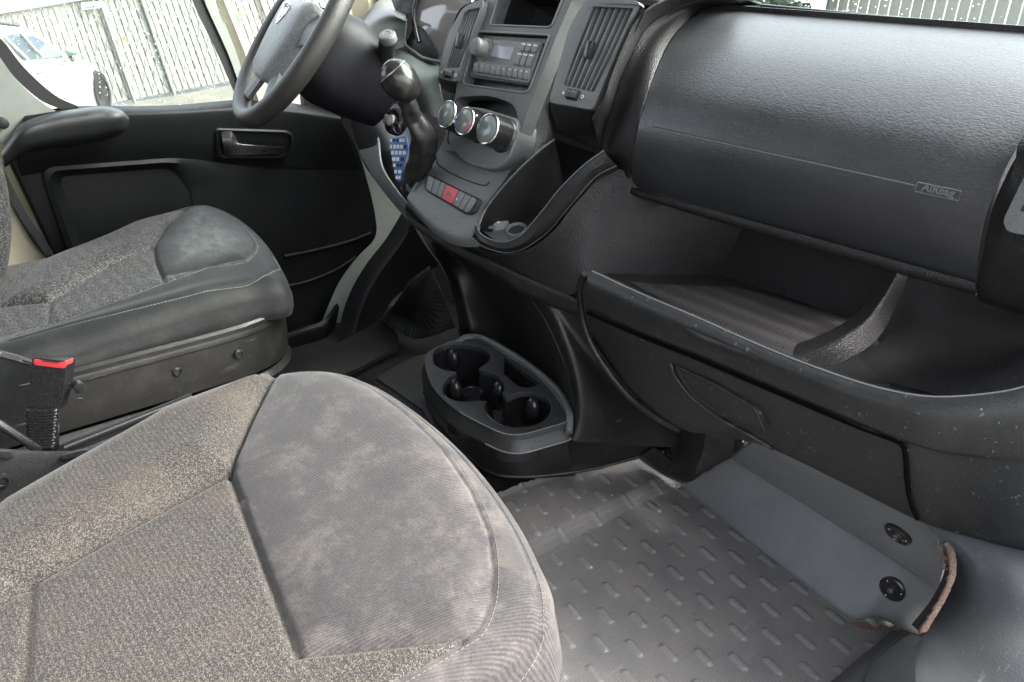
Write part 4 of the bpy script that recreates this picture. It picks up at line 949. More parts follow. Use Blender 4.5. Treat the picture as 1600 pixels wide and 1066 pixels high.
grid('console_flank', [row2(cv, cv, 0, .03), row2(cv, cv, 0, .004), row2(cv, cu, .6, -.006), row2(cu, rb, .1, -.002), row2(cu, rb, .5, .0), row2(cu, rb, 1.0)], M['console'], con, 6, 5, 0.004, sharp=70)
# upper band over the niche (meets the underside of the dash)
strip_loft('console_shoulder', [[W(640, 345, y=.90), W(742, 408, y=.90), W(833, 446, y=.90), W(896, 468, y=.905)], [W(646, 350, y=.93), W(704, 386, y=.93), W(762, 417, y=.93), W(812, 452, y=.935)]], M['console'], con, closed=False)
# base skirt
zt = .20; TT = Plane(W(775, 610, z=.225), Vector((-.05, -.10, 1)))
to = px_spline([(664, 570), (667, 552), (688, 540), (715, 530), (745, 528), (788, 552), (836, 584), (872, 622), (887, 652), (884, 660), (858, 668), (816, 679), (786, 677), (750, 661), (708, 637), (676, 605)], 4)
tb = [(p.x, p.y + 22) for p in to]
c_t = sum((TT.at(p.x, p.y) for p in to), Vector()) / len(to)
def tin(k, dz): return [c_t + (TT.at(p.x, p.y) - c_t) * k + Vector((0, 0, dz)) for p in to]
cups = px_spline([(677, 566), (678, 550), (690, 541), (713, 538), (742, 541), (763, 550), (766, 562), (757, 571), (749, 577), (762, 581), (779, 588), (789, 603), (786, 614), (791, 621), (811, 613), (835, 614), (857, 625), (861, 639), (852, 656), (830, 666), (798, 668), (776, 661), (762, 649), (757, 636), (760, 629), (747, 627), (718, 628), (698, 622), (692, 607), (701, 590), (713, 583), (688, 578)], 3)
slot = rpoly([(787, 556), (845, 600), (825, 606), (811, 604), (787, 584)], [2, 3, 4, 6, 3], 4)
cup = plate('cup_tray', [TT.at(p.x, p.y) for p in to], [[TT.at(p.x, p.y) for p in cups], [TT.at(p.x, p.y) for p in slot]], TT.n, .012, M['tray'], con, bev=.0022, seg=3)
strip_loft('tray_side', [tin(.995, -.010), tin(1.01, -.022), tin(1.035, -.030), tin(1.045, -.032), tin(1.045, -.036), tin(1.02, -.038)], M['tray'], cup, sharp=50)
def sink(name, loop, d, mat, par, k=.93):
    L0 = [TT.at(p.x, p.y, -.008) for p in loop]; c = sum(L0, Vector()) / len(L0)
    return strip_loft(name, [L0, [c + (p - c) * (1 - (1 - k) * .3) - Z3 * .012 for p in L0], [c + (p - c) * k - Z3 * d for p in L0]], mat, par, cap=True)
sink('cup_well', cups, .085, M['smooth'], cup); sink('slot_well', slot, .06, M['smooth'], cup, .9)
L0 = [TT.at(p.x, p.y, -.0035) for p in cups]; 
tube('well_rim', L0 + [L0[0]], .0016, M['smooth'], cup, 6)
for px_, py_, d_ in ((708, 562, .03), (711, 610, .03), (779, 614, .03), (832, 640, .026)):
    ball('cup_lug', TT.at(px_, py_, -d_), .017, .014, .026, M['smooth'], cup)
def cupwall(pts, d): 
    t_ = [TT.at(p[0], p[1], -.012) for p in pts]; return [t_, [p - Z3 * d for p in t_]]
strip_loft('cup_divider', cupwall([(786, 618), (787, 640), (786, 666)], .07), M['smooth'], cup, closed=False)
lathe('cup_floor_rib', TT.at(738, 612, -.04), Z3, [(.024, -.04), (.024, 0), (.022, .001), (.021, -.002)], M['smooth'], cup, 28)
plate('cup_mat', [TT.at(p[0], p[1], -.078) for p in rpoly([(770, 640), (795, 645), (795, 672), (775, 665)], 3)], [], Z3, .002, M['liner'], cup, bev=0)
ball('gold_bead', TT.at(748, 627, -.006), .002, .002, .0015, M['brass'], cup)
# body of the base under the tray
top_l = [TT.at(p.x, p.y, -.03) for p in px_spline([(664, 575), (676, 607), (708, 639), (750, 663), (786, 679), (816, 681), (858, 671), (886, 664)], 4, False)]
n_ = len(top_l)
botp = px_spline([(662, 612), (678, 650), (705, 685), (742, 722), (775, 741), (815, 745), (860, 742), (895, 738)], 4, False)
L_top = [Vector((p.x, p.y, p.z)) for p in top_l]
L_bot = [W(p.x, p.y, z=.035) for p in botp]
L_bot2 = [p + Vector((-.01, .03, -.03)) for p in L_bot]
strip_loft('console_base', [L_top, [a.lerp(b, .5) + Vector((.004, -.008, 0)) for a, b in zip(L_top, L_bot)], L_bot, L_bot2], M['console'], con, closed=False, sharp=60)
tube('tray_lower_edge', [p + Vector((0, 0, 0)) for p in tin(1.047, -.034)][4:52], .0018, M['worn'], cup, 8)  # pale tube paints the bright lower edge highlight
tube('tray_upper_edge', tin(.992, -.0008)[6:56], .0014, M['worn'], cup, 8)  # pale tube paints the highlight on the tray rim
fe_ = [TT.at(p.x, p.y, .003) for p in px_spline([(712, 531), (748, 527), (792, 549), (838, 580), (874, 614), (889, 645), (890, 662)], 5, False)]
fe_[0] = fe_[0] - Z3 * .012; fe_[1] = fe_[1] - Z3 * .006; fe_[-1] = fe_[-1] - Z3 * .02; fe_[-2] = fe_[-2] - Z3 * .015; fe_[-3] = fe_[-3] - Z3 * .010; fe_[-4] = fe_[-4] - Z3 * .005
tube('tray_fillet', fe_, .0075, M['dashgrey'], cup, 12)  # paler strip paints the highlight along the fillet
rows = [[TT.at(876, 666, -.032), W(900, 665, y=.945), W(985, 660, y=1.08), W(1068, 680, y=1.175)],
        [W(880, 694, z=.12), W(910, 690, z=.13), W(985, 680, z=.14), W(1066, 686, y=1.175)],
        [W(885, 724, z=.06), W(930, 716, z=.07), W(1000, 700, z=.10), W(1060, 690, y=1.175)],
        [W(888, 739, z=.035), W(935, 731, z=.04), W(1005, 712, z=.06), W(1057, 695, y=1.175)]]
grid('console_base', rows, M['console'], con, 6, 5, .004, sharp=60)
tube('base_edge', [p for p in L_bot] + [rows[3][1], rows[3][2], rows[3][3]], .004, M['console'], con, 8)
# the column reaching up behind
strip_loft('console_column', [[W(1054, 645, y=1.2), W(1050, 690, y=1.2), W(1035, 720, y=1.2)], [W(1075, 640, y=1.14), W(1070, 690, y=1.14), W(1048, 738, y=1.14)], [W(1105, 650, y=1.12), W(1100, 700, y=1.12), W(1085, 745, y=1.12)], [W(1150, 672, y=1.18), W(1146, 700, y=1.18), W(1142, 715, y=1.18)]], M['console'], con, closed=False)
rows = [[W(1000, 715, z=.06), W(1045, 742, z=.05), W(1085, 750, z=.05), W(1120, 735, z=.06), W(1146, 705, z=.08)], [W(1004, 722, z=.03), W(1046, 748, z=.02), W(1086, 757, z=.02), W(1122, 741, z=.03), W(1148, 710, z=.05)], [W(1020, 700, z=.12), W(1050, 720, z=.10), W(1085, 730, z=.10), W(1110, 720, z=.11), W(1140, 690, z=.12)]]
grid('column_foot', [rows[2], rows[0], rows[1]], M['console'], con, 5, 4, .004)
lathe('foot_clip', W(1044, 708, y=1.16), (-.2, -.95, .2), [(.009, 0), (.009, .004), (.004, .005)], M['smooth'], con, 16)

# ------------------------------------------------------------------ passenger footwell: mat and kick panel
matt = empty('floor_mat', (.4, .95, 0), 'ribbed grey rubber floor mat, dusty, in the passenger footwell', 'floor mat')
# height field over the floor, with raised bars on a staggered lattice
pa, pb = np.array([.041, .0365]), np.array([.079, -.016]); p0 = np.array([.322, .974])
e_b = pb / np.linalg.norm(pb); e_n = np.array([-e_b[1], e_b[0]])
bars = []
for i in range(-9, 12):
    for j in range(-9, 10):
        c = p0 + i * pa + j * pb - (0.0 if True else 0)
        bars.append(c)
bars = np.array(bars)
Lline_a, Lline_b = np.array(W(850, 868, z=0)[:2]), np.array(W(1040, 775, z=0)[:2])   # crease where the mat starts to rise
ld = (Lline_b - Lline_a) / np.linalg.norm(Lline_b - Lline_a); ln = np.array([-ld[1], ld[0]])
if ln[1] < 0: ln = -ln
x0, x1, y0, y1 = -.12, .86, .45, 1.33
nx, ny = 342, 310
xs = np.linspace(x0, x1, nx); ys = np.linspace(y0, y1, ny)
Xg, Yg = np.meshgrid(xs, ys, indexing='ij'); Pq = np.stack([Xg, Yg], -1)
s_ = ((Pq - Lline_a) @ ln)
ris = np.clip(s_ / .05, 0, 1); H = .004 + .012 * ris * ris * (3 - 2 * ris)
inner = np.zeros_like(H)
for c in bars:
    d = Pq - c; u = np.abs(d @ e_b); v = d @ e_n
    m_ = (u < .04) & (np.abs(v) < .02)
    dd = np.hypot(np.maximum(u - .0130, 0), v)
    inner = np.where(m_, np.maximum(inner, np.clip((.0072 - dd) / .0028, 0, 1)), inner)
H = H + .0030 * inner * inner * (3 - 2 * inner)
edge = [W(p[0], p[1], z=0) for p in ((760, 790), (815, 768), (900, 740), (1000, 714), (1040, 745), (1072, 765), (1180, 852), (1330, 968), (1400, 980), (1376, 1010), (1335, 1066), (1295, 1140))] + [Vector((.62, .46, 0)), Vector((-.1, .46, 0))]
from mathutils.geometry import intersect_point_tri_2d
ep = np.array([[p.x, p.y] for p in edge])
def inpoly(P, poly):
    x, y = P[..., 0], P[..., 1]; r = np.zeros(x.shape, bool); n = len(poly); j = n - 1
    for i in range(n):
        xi, yi = poly[i]; xj, yj = poly[j]
        cnd = ((yi > y) != (yj > y)) & (x < (xj - xi) * (y - yi) / (yj - yi + 1e-12) + xi); r ^= cnd; j = i
    return r
def segdist(P, pts, closed=False):
    pts = np.asarray(pts, float); best = np.full(P.shape[:-1], 1e9); n = len(pts)
    for i in range(n if closed else n - 1):
        a, b = pts[i], pts[(i + 1) % n]; ab = b - a; L2 = ab @ ab + 1e-15
        t = np.clip(((P - a) @ ab) / L2, 0, 1); d = np.linalg.norm(P - (a + t[..., None] * ab), axis=-1); best = np.minimum(best, d)
    return best
def sdist(P, poly):
    d = segdist(P, poly, True); return np.where(inpoly(P, poly), d, -d)
ins = inpoly(Pq, ep); de = segdist(Pq, ep, True)
H = np.where(ins, H + .006 * np.exp(-(de / .008) ** 2), -.02)
bm = bmesh.new(); vg = {}
for i in range(nx):
    for j in range(ny):
        if ins[i, j] or (0 < i < nx - 1 and 0 < j < ny - 1 and ins[i - 1:i + 2, j - 1:j + 2].any()):
            vg[i, j] = bm.verts.new((xs[i], ys[j], H[i, j]))
for (i, j), v in vg.items():
    if (i + 1, j) in vg and (i, j + 1) in vg and (i + 1, j + 1) in vg:
        bm.faces.new((v, vg[i + 1, j], vg[i + 1, j + 1], vg[i, j + 1]))
for v in [v for v in bm.verts if not v.link_faces]: bm.verts.remove(v)
vco = np.array([v.co[:2] for v in bm.verts]); ms_ = link('mat_sheet', bm, M['mat'], matt, 60)
ii_ = np.clip(np.round((vco[:, 0] - x0) / (x1 - x0) * (nx - 1)).astype(int), 0, nx - 1); jj_ = np.clip(np.round((vco[:, 1] - y0) / (y1 - y0) * (ny - 1)).astype(int), 0, ny - 1)
at = ms_.data.attributes.new('bar', 'FLOAT', 'POINT'); at.data.foreach_set('value', inner[ii_, jj_].astype(np.float32))
bm = bmesh.new()   # moulded-in dots on the raised part
for c in bars:
    s1_ = (c - Lline_a) @ ln
    if s1_ > .05 and inpoly(np.array(c)[None], ep)[0]:
        ball('', (c[0] + .012, c[1] + .02, .017), .0022, .0022, .0012, None, bm_in=bm, seg=8)
link('moulded_dots', bm, M['greyprint'], matt, None)

kick = empty('kick_panel', (.5, 1.2, 0), 'blue grey folded plastic panel with two screws at the front of the passenger footwell', 'kick panel')
kl = [(1068, 758), (1074, 768), (1180, 852), (1260, 914), (1328, 964), (1368, 962), (1384, 968), (1402, 978), (1436, 991)]
kf = [(1144, 712), (1150, 722), (1245, 780), (1320, 828), (1385, 868), (1415, 888), (1430, 898), (1446, 908), (1466, 922)]
kt = [(1170, 690), (1190, 698), (1290, 745), (1360, 780), (1420, 812), (1445, 825), (1460, 835), (1470, 842), (1482, 852)]
zl = [.02, .012, .012, .012, .012, .022, .025, .022, .012]
rows = [[W(p[0], p[1], z=z_ - .01) for p, z_ in zip(kl, zl)], [W(p[0], p[1], z=z_) for p, z_ in zip(kl, zl)],
        [W(p[0] * .8 + q[0] * .2, p[1] * .8 + q[1] * .2, z=z_ + .030 if i < 5 else z_ + .03) for i, (p, q, z_) in enumerate(zip(kl, kf, zl))],
        [W(p[0] * .08 + q[0] * .92, p[1] * .08 + q[1] * .92, z=.135) for p, q in zip(kl, kf)], [W(q[0], q[1], z=.150) for q in kf],
        [W(q[0] * .9 + r[0] * .1, q[1] * .9 + r[1] * .1, z=.172) for q, r in zip(kf, kt)], [W(r[0], r[1], z=.30) for r in kt], [W(r[0] + 3, r[1] - 14, z=.345) for r in kt]]
kp_ = grid('panel_sheet', rows, M['kick'], kick, 5, 4, .004, sharp=70)
for (a_, b_, zz, nn) in ((1405, 833, .252, (-.15, -.86, .35)), (1396, 919, .095, (-.2, -.62, .75))):
    c, nn = under(kp_, a_, b_, .0045)
    sc = lathe('screw', c, nn, [(.021, -.008), (.021, .001), (.018, .003), (.011, .0025), (.010, .004), (.007, .0045)], M['smooth'], kick, 36)
    lathe('screw_head', c + Vector(nn).normalized() * .004, nn, [(.006, 0), (.0055, .003), (.0025, .0032), (.002, .001)], M['steel'], sc, 6)
    for j in range(3):
        a__ = j * 2.1 + .4; u_ = Vector(nn).normalized().orthogonal().normalized(); v_ = Vector(nn).normalized().cross(u_)
        ball('dimple', c + Vector(nn).normalized() * .0028 + (u_ * math.cos(a__) + v_ * math.sin(a__)) * .0155, .0012, .0012, .0012, M['white'], sc, seg=8)
# carpet-backed torn edge
te = px_spline([(1474, 849), (1482, 864), (1484, 885), (1482, 905), (1470, 935), (1455, 960), (1437, 990)], 6, False)
ti = px_spline([(1472, 852), (1474, 868), (1476, 890), (1470, 908), (1458, 932), (1442, 954), (1424, 976)], 6, False)
rnd = random.Random(3); nE = len(te)
def yy(i): return .965 - .10 * (i / nE) ** 1.3
A1 = [W(p.x + rnd.uniform(-.8, .8), p.y, y=yy(i) + .0) for i, p in enumerate(te)]
A0 = [W(p.x - 3.2 + rnd.uniform(-3.0, 1.8), p.y - 1, y=yy(i) + .004) for i, p in enumerate(te)]
A2 = [W(p.x, p.y, y=yy(i) + .03) for i, p in enumerate(ti)]
torn = strip_loft('torn_edge', [[p + Vector((.004, .01, 0)) for p in A1], A1, A0, [p + Vector((0, .008, 0)) for p in A0]], M['backing'], kick, closed=False, sharp=None)
strip_loft('felt_backing', [[p + Vector((0, .003, 0)) for p in A0], A2, [p + Vector((0, .05, 0)) for p in A2]], M['felt'], torn, closed=False, sharp=None)
bm = bmesh.new()
for k in range(26):
    i = rnd.randrange(0, 16); p = A0[i]
    add_tube(bm, [p, p + Vector((rnd.uniform(-.006, 0), -.002, rnd.uniform(-.004, .004))), p + Vector((rnd.uniform(-.012, -.002), -.003, rnd.uniform(-.007, .007)))], .0003, 4)
link('frayed_threads', bm, M['backing'], torn, None)
# rusty smear by the mat corner
ft = [((1330, 972), .012), ((1360, 969), .014), ((1382, 972), .014), ((1396, 984), .012), ((1398, 992), .008), ((1375, 985), .004), ((1345, 982), .004)]
plate('dirt_patch', [W(p[0], p[1], z=.006) for p, _ in ft], [], Z3, .003, M['backing'], kick, bev=.001)
tube('rusty_edge', [W(p[0], p[1], z=.012) for p in ((1062, 764), (1076, 762), (1100, 750), (1122, 738), (1140, 722))], .003, M['backing'], kick, 6)

# side trim and sill to the right of the footwell
sill = empty('side_trim', (.85, .8, 0), 'smooth blue grey side trim and sill right of the torn edge, at the open door', 'side trim')
rows = [[W(1425, 800, y=.985), W(1500, 826, y=.985), W(1600, 852, y=1.01), W(1760, 880, y=1.05)],
        [W(1470, 845, y=.975), W(1520, 860, y=.965), W(1610, 885, y=.97), W(1760, 915, y=1.0)],
        [W(1486, 885, y=.97), W(1535, 905, y=.94), W(1620, 930, y=.92), W(1760, 960, y=.93)],
        [W(1484, 925, y=.955), W(1530, 960, y=.90), W(1620, 985, y=.87), W(1760, 1010, y=.87)],
        [W(1462, 965, y=.92), W(1505, 1010, y=.85), W(1600, 1040, y=.80), W(1760, 1060, y=.78)],
        [W(1440, 996, y=.88), W(1470, 1050, y=.80), W(1580, 1100, y=.73), W(1760, 1130, y=.70)],
        [W(1430, 1010, y=.865), W(1440, 1090, y=.74), W(1560, 1180, y=.62), W(1760, 1200, y=.60)]]
grid('side_panel', rows, M['sill'], sill, 6, 6, .006, sharp=70)
def zl_(l): return [W(p[0], p[1], z=z_) for p, z_ in l]
rows = [zl_([((1396, 984), .010), ((1352, 1020), .008), ((1298, 1066), .008), ((1225, 1140), .008)]),
        zl_([((1408, 984), .024), ((1368, 1014), .030), ((1318, 1064), .033), ((1254, 1140), .033)]),
        zl_([((1424, 990), .045), ((1396, 1010), .06), ((1352, 1066), .065), ((1300, 1140), .065)]),
        zl_([((1440, 996), .06), ((1425, 1020), .085), ((1390, 1080), .09), ((1350, 1150), .09)]),
        zl_([((1452, 1000), .07), ((1460, 1050), .10), ((1450, 1110), .10), ((1430, 1170), .10)])]
grid('sill_cover', rows, M['sill'], sill, 6, 6, .005, sharp=70)
tube('sill_gap', zl_([((1420, 989), .0445), ((1390, 1008), .0605), ((1366, 1032), .063), ((1344, 1076), .067), ((1320, 1120), .067)]), .0013, M['void'], sill, 6)

# ------------------------------------------------------------------ driver footwell
fr_ = empty('foot_rest', (-.55, 1.5, 0), 'ribbed black rubber foot rest at the far end of the driver footwell', 'foot rest')
grid('ribbed_pad', [[W(672, 420, z=.34), W(655, 432, z=.31), W(640, 444, z=.28)], [W(692, 462, z=.20), W(664, 476, z=.16), W(622, 470, z=.16)], [W(704, 492, z=.10), W(668, 508, z=.07), W(606, 488, z=.06)], [W(712, 512, z=.03), W(648, 530, z=.015), W(596, 500, z=.02)]], M['ribplate'], fr_, 5, 5, .008)
pad_ = [o for o in fr_.children][0]
bm = bmesh.new()
for k in range(12):
    u = k / 11
    line = [under(pad_, 645 + 26 * u + (610 + 34 * u - 645 - 26 * u) * v, 446 - 20 * u + (488 + 14 * u - 446 + 20 * u) * v, .001)[0] for v in (0.04, .25, .5, .75, .96)]
    line = [p for p in line if p is not None]
    if len(line) > 2: add_tube(bm, line, .0028, 6)
link('ribs', bm, M['darkfloor'], fr_)
dm = plate('mat_sheet', [W(p[0], p[1], z=.012) for p in rpoly([(430, 590), (470, 548), (520, 540), (598, 498), (622, 520), (624, 540), (560, 575), (520, 590), (470, 640)], [5, 10, 10, 10, 10, 14, 10, 5, 5])], [], Z3, .014, M['darkfloor'], None, bev=.004)
dm.name = 'driver_floor_mat'; tag(origin(dm), 'dark worn rubber mat by the driver door sill', 'floor mat')
tm = plate('tunnel_mat', [W(p[0], p[1], z=.006) for p in [(540, 600), (640, 560), (722, 530), (830, 700), (900, 740), (1000, 712), (1020, 735), (870, 795), (820, 820), (600, 640)]], [], Z3, .008, M['smooth'], None, bev=.001)
tag(origin(tm), 'black floor covering between the two footwells under the console', 'floor covering')
gm_ = plate('worn_floor_panel', [W(p[0], p[1], z=.011) for p in [(588, 590), (640, 560), (722, 534), (760, 640), (700, 700), (660, 640)]], [], Z3, .006, M['rubber'], None, bev=.001)
tag(origin(gm_), 'scuffed grey floor rubber between the driver footwell and the cup tray', 'floor covering')
# lower trim of the driver side: dark sweep of carpet against the grey body
cw = grid('cowl_side_trim', [[W(634, 322, x=-.83), W(604, 372, x=-.83), W(573, 412, x=-.83), W(548, 455, x=-.83), W(533, 500, x=-.83), W(524, 558, x=-.80)],
     [W(650, 340, x=-.80), W(622, 388, x=-.79), W(592, 428, x=-.79), W(568, 475, x=-.79), W(553, 520, x=-.79), W(545, 558, x=-.78)],
     [W(654, 345, x=-.80), W(630, 392, x=-.81), W(600, 434, x=-.81), W(574, 482, x=-.81), W(560, 520, x=-.80), W(555, 545, x=-.79)],
     [W(720, 350, x=-.86), W(700, 400, x=-.87), W(650, 438, x=-.87), W(616, 466, x=-.86), W(598, 494, x=-.84), W(580, 520, x=-.82)]], M['door'], None, 4, 4, .004)
tag(origin(cw), 'black footwell side trim curving down beside the grey door opening', 'side trim')
# knee trim of the dash on the driver side
rows = [[W(545, 150, y=1.0), W(600, 150, y=1.02), W(660, 150, y=1.06), W(720, 160, y=1.1)],
        [W(548, 190, y=1.0), W(590, 205, y=1.0), W(640, 220, y=1.0), W(700, 235, y=1.02)],
        [W(560, 235, y=1.02), W(585, 262, y=1.0), W(618, 292, y=.96), W(660, 310, y=.97)],
        [W(572, 262, y=1.06), W(588, 284, y=1.03), W(620, 316, y=.99), W(655, 345, y=1.0)]]
grid('knee_panel', rows, M['smooth'], dash, 5, 5, .005)
grid('lower_corner', [[W(590, 215, y=.96), W(596, 260, y=.935), W(618, 296, y=.905), W(636, 318, y=.885)], [W(586, 228, y=.965), W(592, 272, y=.94), W(612, 304, y=.91), W(634, 328, y=.89)], [W(560, 235, y=1.0), W(585, 280, y=.97), W(612, 316, y=.93), W(640, 348, y=.90)]], M['dashgrey'], dash, 5, 4, .004)

# instrument cluster
clu = empty('instrument_cluster', (-.42, 1.1, .85), 'grey hooded instrument cluster with glossy lens behind the steering wheel', 'instruments')
CP = Plane(W(680, 60, y=1.07), (0.30, -.93, .22))
plate('lens', [CP.at(*p) for p in rpoly([(626, -40), (735, -40), (738, 30), (714, 62), (694, 98), (660, 90), (634, 72), (624, 30)], [5, 5, 30, 20, 10, 20, 20, 20])], [], CP.n, .01, M['clear'], clu, bev=.001)
plate('gauge', [CP.at(*p, .004) for p in px_spline([(648, 40), (640, 55), (634, 72), (645, 88), (668, 92), (684, 88), (676, 68), (664, 50), (656, 42)], 4)], [], CP.n, .006, M['smooth'], clu, bev=.001)
plate('gauge', [CP.at(*p, .004) for p in px_spline([(612, -20), (614, 8), (624, 22), (640, 22), (650, 8), (660, -20)], 4)], [], CP.n, .006, M['smooth'], clu, bev=.001)
tube('needle_arm', [CP.at(p[0], p[1], .007) for p in ((655, -10), (648, 12), (646, 30), (650, 50), (654, 66))], [.008, .006, .005, .005, .004], M['smooth'], clu, 8)
grid('hood', [[W(572, 22, y=1.2), W(590, 2, y=1.2), W(612, -8, y=1.2), W(630, -12, y=1.2)], [W(564, 52, y=1.10), W(586, 26, y=1.05), W(612, 18, y=1.03), W(634, 28, y=1.03)], [W(562, 80, y=1.08), W(584, 52, y=1.03), W(610, 38, y=1.02), W(634, 36, y=1.03)], [W(560, 112, y=1.08), W(588, 92, y=1.02), W(612, 80, y=1.01), W(632, 72, y=1.03)]], M['hood'], clu, 5, 5, .005, sharp=70)
tube('hood_edge', [CP.at(p[0], p[1], .006) for p in ((634, 26), (628, 48), (634, 72), (660, 91), (694, 99), (712, 66))], .004, M['hood'], clu, 8)
grid('lower_shroud', [[W(618, 72, y=1.03), W(640, 82, y=1.04), W(676, 98, y=1.06), W(692, 108, y=1.04)], [W(612, 110, y=1.0), W(640, 120, y=1.0), W(660, 125, y=1.01), W(686, 128, y=1.03)], [W(610, 160, y=1.0), W(640, 170, y=1.0), W(670, 180, y=1.01), W(700, 190, y=1.04)]], M['hood'], clu, 5, 5, .005, sharp=70)
bm = bmesh.new()
for k in range(4):
    a = W(583 + 4 * k, 40 + .5 * k, y=1.045); b = W(581 + 4 * k, 56 + k, y=1.045); add_tube(bm, [a, b], .0016, 6)
link('side_vent_louvres', bm, M['dashgrey'], clu)

# ------------------------------------------------------------------ steering wheel
T_, YW = .616, -.232
Uw = Vector((math.cos(YW), math.sin(YW), 0)); Vw = Vector((-math.sin(YW) * math.sin(T_), math.cos(YW) * math.sin(T_), math.cos(T_))); Nw = Uw.cross(Vw)   # Nw points back to the driver
if Nw.y > 0: Nw = -Nw
wc = Vector((-.457, .77, .862))
sw_ = empty('steering_wheel', wc, 'worn black leather steering wheel with a pale grey hub', 'steering wheel')
def wp_(u, v, n=0): return wc + Uw * u + Vw * v + Nw * n
bm = bmesh.new(); add_torus(bm, wc, Uw, Vw, .190, .0180, 72, 14)
for v in bm.verts: 
    d = v.co - wc; n_ = d.dot(Nw); v.co += Nw * n_ * .15
link('rim', bm, M['leather'], sw_, None)
for ang, wd in ((math.radians(8), .030), (math.radians(172), .030), (math.radians(-62), .020), (math.radians(-118), .020)):
    d_ = Uw * math.cos(ang) + Vw * math.sin(ang); e_ = d_.cross(Nw)
    rows = [[wc + d_ * r_ + e_ * w_ * s_ + Nw * n_ for r_, w_, n_ in ((.05, 1.6, .012), (.10, 1.1, .004), (.14, .75, .0), (.186, .8, 0))] for s_ in (-wd, 0, wd)]
    for i in range(4): rows[1][i] += Nw * .008
    grid('spoke', rows, M['hub'], sw_, 5, 4, .012, sharp=70)
# hub pad: rounded trapezoid, domed
hp = rpoly([(-.100, .062), (.100, .062), (.092, -.03), (.052, -.112), (-.052, -.112), (-.092, -.03)], [.03, .03, .04, .02, .02, .04], 6)
loops = []
for k, n_ in ((1.0, -.03), (1.0, .01), (.96, .022), (.85, .030), (.6, .035), (.25, .037)):
    loops.append([wp_(p.x * k, p.y * k - .01 * (1 - k), n_) for p in hp])
hubp = strip_loft('hub_pad', loops, M['hub'], sw_, cap=True, sharp=50)
em = rpoly([(-.018, .022), (.018, .022), (.02, -.004), (0, -.024), (-.02, -.004)], .006, 4)
e0 = [wp_(p.x, p.y + .018, .0375) for p in em]
tube('emblem_rim', e0 + [e0[0]], .0022, M['chrome'], hubp, 8)
for s_ in (-1, 1):
    add = [wp_(s_ * .002, .012, .038), wp_(s_ * .009, .028, .039), wp_(s_ * .014, .022, .038), wp_(s_ * .009, .010, .038)]
    tube('emblem_horn', add, [.003, .003, .0025, .0012], M['chrome'], hubp, 8)
tube('emblem_nose', [wp_(0, .03, .038), wp_(0, .012, .039), wp_(0, .0, .038)], [.004, .0035, .002], M['chrome'], hubp, 8)
bl = [wp_(p.x, p.y - .067, .0335) for p in rpoly([(-.016, .008), (.016, .008), (.014, -.008), (-.014, -.008)], .003, 3)]
tube('badge_frame', bl + [bl[0]], .0007, M['smooth'], hubp, 5)
text_mesh('badge', 'SRS', .009, wp_(-.009, -.070, .0335), Uw, Vw, M['smooth'], hubp, .0004, .0002)
# column shroud behind the wheel
loops = []
for k, n_, dz in ((.075, -.025, 0), (.088, -.045, 0), (.098, -.09, -.0), (.088, -.15, -.0), (.070, -.22, -.0)):
    loops.append([wp_(math.copysign(abs(math.cos(a)) ** .7, math.cos(a)) * k * .95, math.copysign(abs(math.sin(a)) ** .7, math.sin(a)) * k * 1.0 + dz, n_) for a in [2 * math.pi * j / 32 for j in range(32)]])
shr = strip_loft('column_shroud', loops, M['shroud'], sw_, sharp=50)
# stalk pointing right with a ribbed round end
a_, b_ = W(598, 150, y=.93), W(605, 60, y=.90)
st = empty('wiper_stalk', a_, 'thick black stalk with a round ringed end, right of the steering wheel', 'stalk')
dS = (b_ - a_)
lathe('stalk_body', a_, dS, [(.013, -.03), (.014, 0), (.0135, dS.length * .5), (.0165, dS.length * .7), (.0165, dS.length * .92), (.0145, dS.length)], M['smooth'], st, 28)
ax = Vector((.25, -.5, .8)).normalized()
lathe('stalk_end', W(605, 56, y=.885), ax, [(.0165, -.012), (.017, 0), (.0145, .004), (.0125, .0035), (.012, .0045), (.007, .005), (.0065, .0042), (.001, .0044)], M['dashgrey'], st, 30)

# gear lever: knob, collar, leather boot
gl_ = empty('gear_lever', W(640, 270, y=.93), 'gear lever with a glossy black ball knob and wrinkled leather boot', 'gear lever')
g0, g1, g2, g3_ = W(621, 122, y=.80), W(640, 165, y=.84), W(652, 205, y=.87), W(645, 275, y=.90)
axk = (W(600, 104, y=.80) - W(636, 148, y=.83)).normalized()
kb = lathe('knob', g0, axk, [(.012, -.045), (.020, -.040), (.028, -.027), (.032, -.008), (.0305, .010), (.024, .022), (.013, .029), (.001, .031)], M['knob'], gl_, 40)
bm = bmesh.new(); add_torus(bm, g0 + axk * .013, axk.orthogonal(), axk.cross(axk.orthogonal()), .0288, .0014, 40, 8); link('chrome_ring', bm, M['chrome'], kb)
lathe('knob_cap', g0 + axk * .024, axk, [(.019, 0), (.015, .005), (.008, .0078), (.001, .0085)], M['knob'], kb, 30)
ctrs = [W(632, 148, y=.825), W(637, 162, y=.832), W(646, 185, y=.85), W(660, 208, y=.865), W(662, 232, y=.88), W(656, 255, y=.892), W(645, 280, y=.90), W(641, 300, y=.905)]
rs = [.014, .016, .0185, .022, .024, .024, .022, .018]
cc_ = spline(ctrs, 8); bm = bmesh.new(); rings = []
